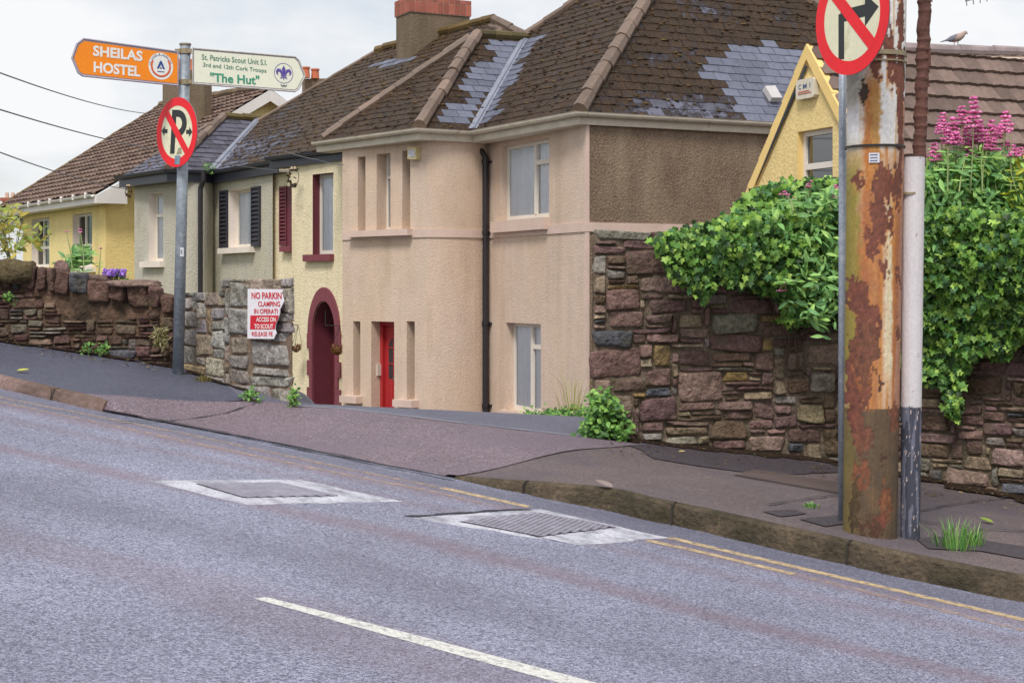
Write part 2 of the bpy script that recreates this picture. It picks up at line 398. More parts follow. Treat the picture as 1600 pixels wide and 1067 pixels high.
# kerbs
kerb_mat=M('kerb_stone',S(98,84,68),.95,.35,2,.35,40,1,30,.03,stain=S(56,50,34),sscale=3.2,srange=(.36,.6))
kerb_pink=M('kerb_stone_pinkish',S(128,106,100),.95,.25,3,.3,40,.9,30,.02,stain=S(78,62,48),sscale=2.5,srange=(.4,.62))
JM=M('joint_dark',S(48,44,36),.95,.2)
def densify(P,step):
    out=[]
    for i in range(len(P)-1):
        n=max(1,int((P[i+1]-P[i]).length/step))
        for k in range(n): out.append(P[i].lerp(P[i+1],k/n))
    return out+[P[-1]]
def kerb(name,P,mat,seed):
    P=[V((p.x,p.y,plz(p.x,p.y)-.05)) for p in densify(P,.08)]
    random.seed(seed); rr=random.random
    joints=[i for i in range(len(P)) if i%11==5]
    def prof(i):
        x,y=P[i].x,P[i].y; h=off(x,y+.02)+.05-.002
        q=noise.noise(V((x*4,y*4,seed)))*.02; g=.02 if i in joints else 0
        # travel is left->right, +out points to the road
        return [(-.07,0),(-.07,h+.003),(-.03,h+.004+q*.3-g*.5),(-.008-g,h-.012+q*.3-g*.5),(.004-g+q,h*.6),(.01-g+q*1.5,h*.3),(.012,0)]
    mb=MB(); mb.sweep(P,prof); o=mb.build(name,mat,smooth=False)
    jm=MB()
    for i in joints:
        if i%22==5 or True:
            p=P[i]; t_=(P[min(i+1,len(P)-1)]-P[i-1]); t_.z=0; t_.normalize(); h=off(p.x,p.y+.02); 
            if h<.05: continue
            n_=V((t_.y,-t_.x,0)); pr=[(-.07,.0515+h),(-.035,.053+h),(-.006,.04+h),(.008,.6*h),(.014,0)]
            w0=.006
            for a,b in zip(pr,pr[1:]): jm.face([p+n_*a[0]+V((0,0,a[1]))-t_*w0,p+n_*b[0]+V((0,0,b[1]))-t_*w0,p+n_*b[0]+V((0,0,b[1]))+t_*w0,p+n_*a[0]+V((0,0,a[1]))+t_*w0])
    struct(jm.build('kerb_joint',JM)); return struct(o)
kerb('kerb',KR,kerb_mat,3); kerb('kerb',KL,kerb_pink,7)
def inset(P,d):
    out=[]
    for i,p in enumerate(P):
        t=(P[min(i+1,len(P)-1)]-P[max(i-1,0)]); t.z=0; t.normalize(); out.append(V((p.x-t.y*d,p.y+t.x*d,0)))
    return out
WR=[Gp(u,v,.12) for u,v in ((926,681),(1120,700),(1310,719),(1600,775),(2000,872))]   # foot of the right wall
WLw=[Gp(u,v,.12) for u,v in ((-900,470),(-500,492),(0,532),(150,553),(285,574))]                  # foot of the old wall
WLg=[Gp(u,v,.12) for u,v in ((285,574),(340,595),(400,612),(457,628))]                # foot of the grey wall
def back(P,d): return [p+V((0,d,0)) for p in P]
# right pavement
ground_sheet_R=ground_sheet(inset(KR,.068),back([Gp(1000,694,.12)]+WR[1:],.3),90,24,lambda x,y: gtop(x,y))
struct(ground_sheet_R.build('pavement',asph_pr,smooth=True))
struct(ground_sheet(inset(KL,.068),back(WLw+WLg[1:],.3)[:],90,24,lambda x,y: gtop(x,y)).build('pavement',asph_pl,smooth=True))
# lane apron between the kerb ends, then the lane falling away to the houses
ap_front=[Gp(u,v) for u,v in ((120,634),(162,643),(300,668),(450,697),(600,727),(716,748))]
ap_back=[Gp(405,623,.12),Gp(457,630,.12),Gp(700,659,.12),Gp(1004,696,.12)]
struct(ground_sheet(ap_front,ap_back,90,30,lambda x,y: (plz(x,y)+.004 if kerbdist(x,y)[0]<.03 else gtop(x,y)+.006)+.008*noise.noise(V((x*1.5,y*1.5,0)))*smooth(.2,.8,kerbdist(x,y)[0])).build('lane',asph_lane,smooth=True))
lb=[V((-4.4,17,0)),V((4.2,17,0))]
A_=[Gp(380,620,.12),Gp(457,630,.12),Gp(700,659,.12),Gp(1015,698,.12)]
mb=MB(); far=[V((-8,26,0)),V((-4,26,0)),V((2,26,0)),V((8,26,0))]
struct(ground_sheet(A_,far,60,60,lambda x,y: gtop(x,y)+.002).build('lane_slope',asph_back,smooth=True))
# dark broken joint where the apron meets the road
tar=M('tar_joint',S(44,42,48),.7,.2,8,.2,60,.5,50)
def strip(px,w,e,mat,name,offv=0,zf=None,kind=True,jag=0,seed=1,w1=None):
    P=[Gp(u,v,offv) for u,v in px]; P=densify([V((p.x,p.y,0)) for p in P],.05 if jag else .15); mb=MB()
    n=len(P); rows=[]
    for i,p in enumerate(P):
        t=(P[min(i+1,n-1)]-P[max(i-1,0)]).normalized(); nn=V((-t.y,t.x,0)); ww=w if w1 is None else w+(w1-w)*i/n
        j=jag*noise.noise(V((p.x*6,p.y*6,seed))); k=ww*(1+ (1.2*noise.noise(V((p.x*9,p.y*9,seed+5))) if jag else 0))
        a=p+nn*(k/2+j); b=p-nn*(k/2-j)
        zf2=zf or (lambda x,y: plz(x,y))
        rows.append((V((a.x,a.y,zf2(a.x,a.y)+e)),V((b.x,b.y,zf2(b.x,b.y)+e))))
    for i in range(n-1): mb.face([rows[i][1],rows[i+1][1],rows[i+1][0],rows[i][0]])
    o=mb.build(name,mat); 
    return struct(o) if kind else o
strip(((150,640),(300,669),(450,699),(600,729),(712,751)),.035,.016,tar,'tar_joint',jag=.03)
strip(((169,632),(250,631),(354,629),(405,624)),.010,.010,tar,'tar_joint',.12,gtop,jag=.01,seed=4)
pale=M('pale_joint',S(150,148,155),.8,.1)
strip(((457,631),(560,642),(700,660),(905,683)),.02,.012,pale,'joint_line',.12,gtop,jag=.01,seed=9)
strip(((1202,790),(1290,777),(1320,772)),.012,.012,tar,'pavement_crack',.12,gtop,jag=.02,seed=11)
strip(((1435,815),(1520,828),(1620,832)),.016,.012,tar,'pavement_crack',.12,gtop,jag=.02,seed=12)
strip(((1432,800),(1500,788),(1600,776)),.01,.012,tar,'pavement_crack',.12,gtop,jag=.02,seed=13)
# markings
yel=worn_mat('yellow_line_paint',S(214,188,146,.85),.34,.56,24)
yelf=worn_mat('faded_yellow_line_paint',S(194,168,152,.8),.42,.62,22)
wht=worn_mat('white_line_paint',S(222,220,214,.88),.30,.50,34)
strip(((1046,840),(1300,899),(1600,968),(1800,1016)),.075,.0015,yel,'yellow_line')
strip(((1011,844),(1090,861),(1240,897)),.065,.0015,yel,'yellow_line')
strip(((1240,897),(1420,940),(1600,985)),.06,.0015,yelf,'faded_yellow_line')
strip(((690,762),(827,792)),.075,.0015,yel,'yellow_line')
strip(((666,766),(750,786)),.06,.0015,yelf,'faded_yellow_line')
strip(((-200,577),(0,621),(300,680),(540,732),(690,762)),.07,.0015,yelf,'faded_yellow_line')
strip(((-200,584),(0,628),(300,692),(540,742),(666,766)),.07,.0015,yelf,'faded_yellow_line')
mb=MB(); mb.face([p+V((0,0,.0015)) for p in (Gp(396,935),Gp(892,1072),Gp(1300,1182),Gp(1400,1195),Gp(960,1074),Gp(650,992),Gp(418,933))]); 
struct(mb.build('centre_line',wht))
# ------------------------------------------------------------------ road furniture : two chamber covers and a drain
conc=M('chamber_concrete',S(198,198,208,.84),.85,.2,5,.22,60,.6,50,.01,stain=S(128,128,142,.75),sscale=7,srange=(.46,.7))
iron=M('cast_iron',S(158,154,168,.9),.5,.2,10,.2,60,.3,60,metal=.3)
irond=M('cast_iron_recess',S(56,52,60,.7),.7,.2,10,.2,60)
def bil(q,s,t): return q[0].lerp(q[1],s).lerp(q[3].lerp(q[2],s),t)
def chamber(outer,inner,label,nb,seed,two=False):
    O=[Gp(*p) for p in outer]; I=[Gp(*p) for p in inner]; c=sum(O,V((0,0,0)))/4
    t=thing('chamber_cover',label,'manhole cover',c,'square chamber covers in the road')
    def up(p,e): return V((p.x,p.y,plz(p.x,p.y)+e))
    mb=MB(); n=26
    for k in range(4):
        a0,a1,b0,b1=O[k],O[(k+1)%4],I[k],I[(k+1)%4]
        for i in range(n):
            def op(f):
                p=a0.lerp(a1,f); q=(c-p); q.z=0
                return p+q.normalized()*.03*noise.noise(V((p.x*5,p.y*5,seed)))
            mb.face([up(op(i/n),.0005),up(op((i+1)/n),.0005),up(b0.lerp(b1,(i+1)/n),.008),up(b0.lerp(b1,i/n),.008)])
    mb.build('concrete_surround',conc,t)
    mb=MB(); mb.face([up(p,.006) for p in I]); mb.build('cover_plate',irond,t)
    mb=MB()
    def line(s0,t0,s1,t1,hw,z):
        P,Q=bil(I,s0,t0),bil(I,s1,t1); d=(Q-P); d.z=0
        if d.length<.03: return
        d.normalize(); nn=V((-d.y,d.x,0))*hw; a,b,c2,d2=up(P-nn,z),up(Q-nn,z),up(Q+nn,z),up(P+nn,z)
        mb.face([a,b,c2,d2]); mb.face([a-V((0,0,.006)),b-V((0,0,.006)),b,a]); mb.face([d2,c2,c2-V((0,0,.006)),d2-V((0,0,.006))])
    k=.5; c_=.02
    while c_<1+k:
        ta,tb=max(0,(c_-1)/k),min(1,c_/k)
        if tb>ta: line(c_-k*ta,ta,c_-k*tb,tb,.012,.013)
        c_+=nb
    c_=.03
    while c_<1.5:
        sa,sb=max(0,(c_-1)/k),min(1,c_/k)
        if sb>sa: line(sa,c_-k*sa,sb,c_-k*sb,.006,.012)
        c_+=.16
    if two:
        P,Q=bil(I,.5,0),bil(I,.5,1); 
    mb.build('cover_ribs',iron,t); return t
chamber([(226,751),(388,789),(628,783),(466,749)],[(308,759),(374,779),(524,777),(436,757)],'square iron chamber cover in a smooth pale concrete surround, farther up the road','manhole',0) if False else None
chamber([(226,751),(388,789),(628,783),(466,749)],[(305,758),(380,780),(530,777),(436,757)],'iron chamber cover with clean white concrete surround, farther left in the road',.062,2)
chamber([(641,809),(905,852),(1046,840),(844,795)],[(715,817),(843,841),(962,826),(838,803)],'iron chamber cover with ragged cracked concrete surround, close to the kerb over the yellow lines',.066,5)
strip(((632,806),(700,803),(760,798),(830,797)),.028,.003,tar,'tar_patch',jag=.03,seed=21)
# drain grating on the right pavement
t=thing('drain_grating','dark ribbed iron footpath grating behind the rusty pole','drain',Gp(1240,752,.12))
q=[Gp(1146,743,.12),Gp(1307,771,.12),Gp(1345,757,.12),Gp(1180,735,.12)]
q=[V((p.x,p.y,0)) for p in q]
def gq(s_,t_,e): p=bil(q,s_,t_); return onground(p.x,p.y,e)
mb=MB()
for i in range(14):
    for j in range(6): mb.face([gq(i/14,j/6,.004),gq((i+1)/14,j/6,.004),gq((i+1)/14,(j+1)/6,.004),gq(i/14,(j+1)/6,.004)])
mb.build('grating_frame',M('grating_frame',S(96,82,80,.7),.8),t)
mb=MB()
for i in range(46):
    f=(i+.5)/46
    for k in range(6): mb.face([gq(f-.0045,.04+.153*k,.009),gq(f+.0045,.04+.153*k,.009),gq(f+.0045,.04+.153*(k+1),.009),gq(f-.0045,.04+.153*(k+1),.009)])
mb.build('grating_bars',M('grating_bar',S(140,122,118,.8),.6),t)
# patches of tar and dirt on the right pavement
def patch(px,e,mat,name,offv=.12,seed=1,jit=.03):
    P=[Gp(u,v,offv) for u,v in px]; P=densify([V((p.x,p.y,0)) for p in P+[P[0]]],.12)[:-1]; c=sum(P,V((0,0,0)))/len(P); mb=MB(); Q=[]
    for p in P:
        k=1+.0; j=noise.noise(V((p.x*5,p.y*5,seed)))*jit; d=(p-c).normalized(); Q.append(p+d*j)
    rings=[[onground(*(c.lerp(p,f)).xy,e) for p in Q] for f in (.0,.5,1)]
    n=len(Q)
    for r in (1,2):
        for i in range(n):
            k=(i+1)%n
            if r==1: mb.face([rings[0][0],rings[1][i],rings[1][k]])
            else: mb.face([rings[1][i],rings[2][i],rings[2][k],rings[1][k]])
    return struct(mb.build(name,mat))
tarp=asphalt_mat('tar_patch',S(108,98,104,.66),S(84,76,84,.66),S(140,130,135,.5),rough=.6,chip=90,contrast=.4)
dirt=asphalt_mat('dirt_litter',S(86,70,58,.6),S(48,38,32,.6),S(150,125,95,.7),rough=.95,chip=50,contrast=.8,spec=.1)
patch(((985,697),(1060,691),(1180,702),(1300,712),(1330,722),(1320,738),(1240,742),(1160,738),(1090,729),(1020,717),(1005,706)),.006,tarp,'tar_patch',seed=3)
strip(((940,684),(1120,703),(1310,723)),.26,.012,dirt,'dirt_strip',.12,gtop,jag=.05,seed=5)
strip(((1310,723),(1600,781),(1750,817)),.36,.012,dirt,'dirt_strip',.12,gtop,jag=.06,seed=6)
strip(((-60,525),(0,534),(150,555),(285,577)),.12,.012,dirt,'dirt_strip',.12,gtop,jag=.04,seed=16)
strip(((285,577),(340,598),(400,615)),.06,.012,dirt,'dirt_strip',.12,gtop,jag=.03,seed=17)
patch(((1190,800),(1240,797),(1262,803),(1220,808)),.006,tarp,'tar_patch',seed=8,jit=.02)
patch(((1250,812),(1320,805),(1340,815),(1290,824)),.006,tarp,'tar_patch',seed=9,jit=.02)
patch(((1430,842),(1500,838),(1640,862),(1600,874),(1530,862),(1450,858)),.006,tarp,'tar_patch',seed=10,jit=.03)
# ------------------------------------------------------------------ rubble walls
def stone_wall(name,label,P,tops,palette,mortar,seed,sizes,cell=(.045,.04),proud=.045,thick=.45,coping=None,base_drop=.25,cat='stone wall',holes=None,sqr=.07):
    P=[V((p.x,p.y,0)) for p in P]; ls=[0]
    for i in range(len(P)-1): ls.append(ls[-1]+(P[i+1]-P[i]).length)
    def at(s):
        i=0
        while i<len(ls)-2 and ls[i+1]<s: i+=1
        f=(s-ls[i])/(ls[i+1]-ls[i]); p=P[i]+(P[i+1]-P[i])*f; d=(P[i+1]-P[i]).normalized(); return p,d,V((d.y,-d.x,0))
    T=[]                                              # top profile: (s,z)
    for (u,v) in tops:
        best=None
        for k in range(0,4001):
            s=ls[-1]*k/4000; p,_,_=at(s); e=abs(800+F*p.x/p.y-u)
            if best is None or e<best[0]: best=(e,s,p)
        T.append((best[1],(HV-v)/F*best[2].y))
    T.sort()
    def top(s):
        if s<=T[0][0]: return T[0][1]
        for i in range(len(T)-1):
            if s<=T[i+1][0]: return T[i][1]+(T[i+1][1]-T[i][1])*(s-T[i][0])/max(1e-6,T[i+1][0]-T[i][0])
        return T[-1][1]
    def bot(s): p,_,_=at(s); return gtop(p.x,p.y)-base_drop
    random.seed(seed); root=thing(name,label,cat,V((at(ls[-1]/2)[0].x,at(ls[-1]/2)[0].y,bot(ls[-1]/2)+base_drop)))
    # mortar core
    mb=MB(); n=int(ls[-1]/.05)
    for i in range(n):
        s0,s1=ls[-1]*i/n,ls[-1]*(i+1)/n; (p0,_,n0),(p1,_,n1)=at(s0),at(s1)
        m=10; za,zb=bot(s0),bot(s1); ta,tb=top(s0)-.03,top(s1)-.03
        def q(p,nn,z): 
            k=proud*(.18+.42*noise.noise(V((p.x*7,p.y*7,z*7)))); return V((p.x,p.y,z))+nn*k
        for j in range(m):
            f0,f1=j/m,(j+1)/m
            mb.face([q(p0,n0,za+(ta-za)*f0),q(p1,n1,zb+(tb-zb)*f0),q(p1,n1,zb+(tb-zb)*f1),q(p0,n0,za+(ta-za)*f1)])
        b0,b1=p0+p0.normalized()*thick,p1+p1.normalized()*thick
        mb.face([q(p0,n0,ta),q(p1,n1,tb),V((b1.x,b1.y,tb)),V((b0.x,b0.y,ta))])
        mb.face([V((b0.x,b0.y,ta)),V((b1.x,b1.y,tb)),V((b1.x,b1.y,zb)),V((b0.x,b0.y,za))])
    for s in (0,ls[-1]):
        p,_,nn=at(s); b=p+p.normalized()*thick; a_=[V((p.x,p.y,bot(s))),V((p.x,p.y,top(s)-.03)),V((b.x,b.y,top(s)-.03)),V((b.x,b.y,bot(s)))]; mb.face(a_)
    mb.build('mortar',mortar,root)
    # stones packed greedily on an occupancy grid
    cw,ch=cell; nx=int(ls[-1]/cw); z0=min(bot(ls[-1]*k/50) for k in range(51)); z1=max(t[1] for t in T)+.1; nz=int((z1-z0)/ch)+1
    occ=[[False]*nz for _ in range(nx)]; mb=MB()
    def put(s0,s1,za,zb,col,tilt=0,deep=1.0,rough=1.0):
        w2,h2=(s1-s0)/2,(zb-za)/2; sc_,zc=(s0+s1)/2,(za+zb)/2; gx=[-1,-.95,-.84]+[-.6+1.2*q/max(1,int(w2*2/.05)) for q in range(max(1,int(w2*2/.05))+1)]+[.84,.95,1]; gy=[-1,-.93,-.8]+[-.5+1.0*q/max(1,int(h2*2/.05)) for q in range(max(1,int(h2*2/.05))+1)]+[.8,.93,1]
        nxg,nzg=len(gx)-1,len(gy)-1
        sd=random.random()*100; g=[]; pr=proud*random.uniform(.55,1.25)*deep
        cj=[random.uniform(-.34,.34) for _ in range(8)]; tl,tm=random.uniform(-.3,.3),random.uniform(-.3,.3)
        for j in range(nzg+1):
            for i in range(nxg+1):
                x=gx[i]; y=gy[j]
                # rounded, irregular outline
                ex=x*(1-sqr*y*y*abs(y))+ (cj[0]*(1+y)+cj[1]*(1-y))*.25*x + .09*rough*noise.noise(V((x*1.5,y*1.5,sd)))
                ey=y*(1-sqr*x*x*abs(x))+ (cj[2]*(1+x)+cj[3]*(1-x))*.25 *abs(y)*(1 if y>0 else -1)+cj[4]*.25*x + .10*rough*noise.noise(V((x*1.7+9,y*1.7,sd)))
                m=max(abs(x),abs(y)); edge=1-m**14
                dep=pr*(edge**.45 if edge>0 else 0)*(1+.35*rough*noise.noise(V((x*1.1,y*1.1,sd+5)))+tl*x+tm*y)+.016*rough*noise.noise(V((x*w2*16,y*h2*16,sd)))*(edge>0) 
                if m>.999: dep=-.015
                xs_,zs_=sc_+ex*w2,zc+ey*h2
                if tilt: xs_,zs_=sc_+ex*w2*math.cos(tilt)-ey*h2*math.sin(tilt),zc+ex*w2*math.sin(tilt)+ey*h2*math.cos(tilt)
                p,d,nn=at(max(0.001,min(ls[-1]-.001,xs_))); p=p+d*(xs_-max(0.001,min(ls[-1]-.001,xs_)))
                g.append(V((p.x,p.y,zs_))+nn*dep)
        fs=[]
        for j in range(nzg):
            for i in range(nxg):
                a=j*(nxg+1)+i; fs.append((a,a+1,a+nxg+2,a+nxg+1))
        mb.add(g,fs,col)
    def pick():
        r=random.random(); a=0
        for wt,c in palette:
            a+=wt
            if r<a: k=random.uniform(.78,1.22); return (c[0]*k,c[1]*k*random.uniform(.95,1.05),c[2]*k*random.uniform(.93,1.07),1)
        return palette[-1][1]
    cz={}
    for j in range(nz):
        i=0
        while i<nx:
            if occ[i][j]: i+=1; continue
            s=i*cw; zc=z0+(j+.5)*ch; tp=top(s+cw/2)-(coping if coping else 0)
            if zc>tp-.02 or zc<bot(s)-.05: occ[i][j]=True; i+=1; continue
            (wa,wb,ha,hb)=random.choices([x[1] for x in sizes],[x[0] for x in sizes])[0]
            wc=random.randint(wa,wb); hc=random.randint(ha,hb)
            k=0
            while k<wc and i+k<nx and not occ[i+k][j]: k+=1
            wc=k
            hh=0
            while hh<hc and j+hh<nz and all(not occ[i+k][j+hh] for k in range(wc)) and z0+(j+hh+.6)*ch<min(top((i+k+.5)*cw) for k in range(wc))-(coping or 0): hh+=1
            hc=max(1,hh)
            if wc<2 and i+wc<nx: pass
            for a in range(wc):
                for b in range(hc):
                    if j+b<nz: occ[i+a][j+b]=True
            g=random.uniform(.004,.011)
            s0,s1,za,zb=i*cw+g,(i+wc)*cw-g,z0+j*ch+g*.8,z0+(j+hc)*ch-g*.8
            if holes and holes((s0+s1)/2,(za+zb)/2,bot): pass
            elif wc*hc>=2: put(s0,s1,za,zb,pick(),random.uniform(-.06,.06)*(sqr/.07))
            i+=wc
    if coping:
        s=0
        while s<ls[-1]-.05:
            wd=random.choice([.05,.07,.09,.12,.16,.2]); wd=min(wd,ls[-1]-s); t=top(s+wd/2)
            put(s+.004,s+wd-.004,t-coping*random.uniform(.85,1.1),t+random.uniform(-.03,.035),pick(),random.uniform(-.16,.16),2.0,1.3); s+=wd
    st=mb.build('stonework',STONE,root,smooth=True)
    return root,at,top,bot,ls[-1]
STONE=M('stone',attr=True,rough=.92,var=.28,vs=9,fvar=.34,fs=34,bp=1.0,bs=26,bd=.035,spec=.2,stain=S(92,84,66),sscale=5,srange=(.52,.74))
mort_r=M('mortar_brown',S(112,98,84),.95,.3,4,.3,30,1,24,.03,stain=S(66,62,38),sscale=3,srange=(.5,.68))
mort_l=M('mortar_dark_earth',S(98,76,60),.95,.35,4,.35,26,1,20,.04,stain=S(52,42,30),sscale=3.5,srange=(.45,.6))
mort_g=M('mortar_tan',S(118,100,84),.95,.15,4,.2,30,.8,24,.02)
pur=S(126,102,96,1); pur2=S(108,86,82,1); pur3=S(140,118,108,1); gr=S(132,126,116,1); och=S(146,122,84,1); tan=S(146,130,108,1); blu=S(92,94,98,1); brn=S(104,86,72,1)
RW=stone_wall('rubble_wall','tall purple and brown rubble stone wall on the right, topped with ivy',WR,[(926,362),(1000,358),(1100,362),(1200,350),(1310,345),(1600,330),(1760,330),(2000,330)],
   [(.28,pur),(.18,pur2),(.14,pur3),(.15,tan),(.03,och),(.09,gr),(.03,blu),(.10,brn)],mort_r,11,
   [(2.5,(4,7,2,4)),(5,(4,9,1,2)),(2.5,(2,4,1,3)),(1.2,(6,8,4,6)),(2,(2,4,1,1))],cell=(.05,.036),proud=.042)
LW=stone_wall('old_boundary_wall','low weathered rubble wall with upright coping stones along the left pavement',WLw,[(-900,370),(-500,385),(0,412),(60,420),(120,428),(200,440),(285,458)],
   [(.3,S(104,80,74)),(.25,S(92,72,64)),(.3,S(112,96,82)),(.1,S(120,112,104)),(.05,S(84,84,88))],mort_l,23,
   [(3,(3,6,2,3)),(4,(3,7,1,1)),(3,(2,4,1,2))],cell=(.042,.03),coping=.19,proud=.035,thick=.4,
   holes=lambda s,z,bot: noise.noise(V((s*1.4,z*3,4)))>.28)
GWl=stone_wall('grey_stone_wall','squared grey stone wall with tan joints between the signpost and the cream house',WLg,[(285,456),(343,454),(345,433),(457,431)],
   [(.4,S(156,151,146)),(.25,S(142,137,134)),(.2,S(162,154,142)),(.1,S(146,132,116)),(.05,S(160,138,108))],mort_g,35,
   [(3,(5,8,4,6)),(3,(5,9,2,2)),(2,(3,5,3,4))],cell=(.07,.036),proud=.022,thick=.4,sqr=.025)
# ------------------------------------------------------------------ buildings
class Wall:
    def __init__(s,P0,P1,z0,z1):
        s.a=V((P0.x,P0.y,0)); s.b=V((P1.x,P1.y,0)); s.d=(s.b-s.a).normalized(); s.len=(s.b-s.a).length
        n=V((-s.d.y,s.d.x,0)); s.n=n if n.y>0 or abs(n.y)<1e-6 else -n   # inward
        if s.n.dot(s.a+s.b)<0: s.n=-s.n
        s.z0,s.z1=z0,z1; s.h=[]
    def pt(s,t,z,dep=0): return V((0,0,z))+s.a+s.d*t+s.n*dep
    def uv(s,u,v,dep=0):
        r=V(((u-800)/F,1,(HV-v)/F)); o=s.a+s.n*dep; k=o.dot(s.n)/V((r.x,r.y,0)).dot(s.n); p=r*k
        return (p-o).dot(s.d),p.z
    def hole(s,u0,u1,vt,vb,depth=.2,jmi=0,dark=1):
        t0,zt=s.uv(u0,vt); t1,_=s.uv(u1,vt); _,zb=s.uv(u0,vb); h=(t0,t1,zb,zt,depth,jmi,dark); s.h.append(h); return h
    def make(s,mb):
        T=sorted(set([0,s.len]+[x for h in s.h for x in h[:2]])); Z=sorted(set([s.z0,s.z1]+[x for h in s.h for x in h[2:4]]))
        for i in range(len(T)-1):
            for j in range(len(Z)-1):
                tc_,zc=(T[i]+T[i+1])/2,(Z[j]+Z[j+1])/2
                if any(h[0]<tc_<h[1] and h[2]<zc<h[3] for h in s.h): continue
                mb.face([s.pt(T[i],Z[j]),s.pt(T[i+1],Z[j]),s.pt(T[i+1],Z[j+1]),s.pt(T[i],Z[j+1])])
        for (t0,t1,zb,zt,dp,jm,dk) in s.h:
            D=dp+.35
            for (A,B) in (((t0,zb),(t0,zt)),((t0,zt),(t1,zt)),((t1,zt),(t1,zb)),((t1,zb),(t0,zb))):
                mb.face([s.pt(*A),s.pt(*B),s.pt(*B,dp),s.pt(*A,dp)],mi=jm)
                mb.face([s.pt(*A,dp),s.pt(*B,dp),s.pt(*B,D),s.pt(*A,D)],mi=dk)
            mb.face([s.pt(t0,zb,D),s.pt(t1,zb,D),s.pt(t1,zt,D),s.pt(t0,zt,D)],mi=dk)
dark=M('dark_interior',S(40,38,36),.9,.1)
frame_w=M('window_frame_white',S(222,214,202),.5,.05)
glass=glass_mat('window_glass',(1,1,1,1),.0); glassg=glass_mat('window_glass_dim',(.55,.62,.6,1),.3)
curt=M('net_curtain',S(244,248,255),.9,.04,8,.03,80)
curtg=M('green_curtain',S(70,118,104),.9,.1,8)
pinkpaint=M('beige_paint_smooth',S(208,184,170),.8,.08,3,.06,40,.3,40)
def bar(mb,wl,t0,t1,z0,z1,d0,d1): mb.obox(wl.pt(t0,z0,d0),wl.d*(t1-t0),wl.n*(d1-d0),V((0,0,z1-z0)))
def window(root,wl,h,splits=(),trans=None,fw=.055,curtain=None,cside=(0,1),label=None,fm=None,gm=None):
    t0,t1,zb,zt,dp=h[:5]; mb=MB(); a,b=dp-.06,dp
    bar(mb,wl,t0+.002,t1-.002,zb+.002,zb+fw*1.3,a,b); bar(mb,wl,t0+.002,t1-.002,zt-fw,zt-.002,a,b)
    bar(mb,wl,t0+.002,t0+fw,zb+fw*1.3,zt-fw,a,b); bar(mb,wl,t1-fw,t1-.002,zb+fw*1.3,zt-fw,a,b)
    xs=[t0+fw]+[t0+(t1-t0)*f for f in splits]+[t1-fw]
    for f in splits: bar(mb,wl,t0+(t1-t0)*f-fw*.6,t0+(t1-t0)*f+fw*.6,zb+fw*1.3,zt-fw,a-.012,b)
    if trans:
        for (i,f) in trans:
            zz=zb+(zt-zb)*f; xa,xb=xs[i]+(fw*.6 if i else 0),xs[i+1]-(fw*.6 if i<len(xs)-2 else 0); bar(mb,wl,xa,xb,zz-fw*.6,zz+fw*.6,a-.008,b)
            # casement sash rim
    w_=mb.build('window',fm or frame_w,root,label=label)
    mb=MB(); mb.face([wl.pt(t0+.01,zb+.01,dp-.03),wl.pt(t1-.01,zb+.01,dp-.03),wl.pt(t1-.01,zt-.01,dp-.03),wl.pt(t0+.01,zt-.01,dp-.03)]); mb.build('pane',gm or glass,w_)
    if curtain:
        mb=MB(); c0,c1=t0+(t1-t0)*cside[0],t0+(t1-t0)*cside[1]; n=max(8,int((c1-c0)/.025)); vs=[]; 
        for i in range(n+1):
            t=c0+(c1-c0)*i/n; dd=dp-.006+.018*math.sin(i*1.05+math.sin(i*.7)); vs+=[wl.pt(t,zb+.01,dd),wl.pt(t,zt-.02,dd)]
        mb.add(vs,[(2*i,2*i+2,2*i+3,2*i+1) for i in range(n)]); mb.build('curtain',curtain,w_,smooth=True)
    return w_
def sill(par,wl,t0,t1,zt,hh,out_,mat,depth=.02,name='sill'):
    mb=MB(); mb.obox(wl.pt(t0,zt-hh,-out_),wl.d*(t1-t0),wl.n*(out_+depth),V((0,0,hh))); return mb.build(name,mat,par)
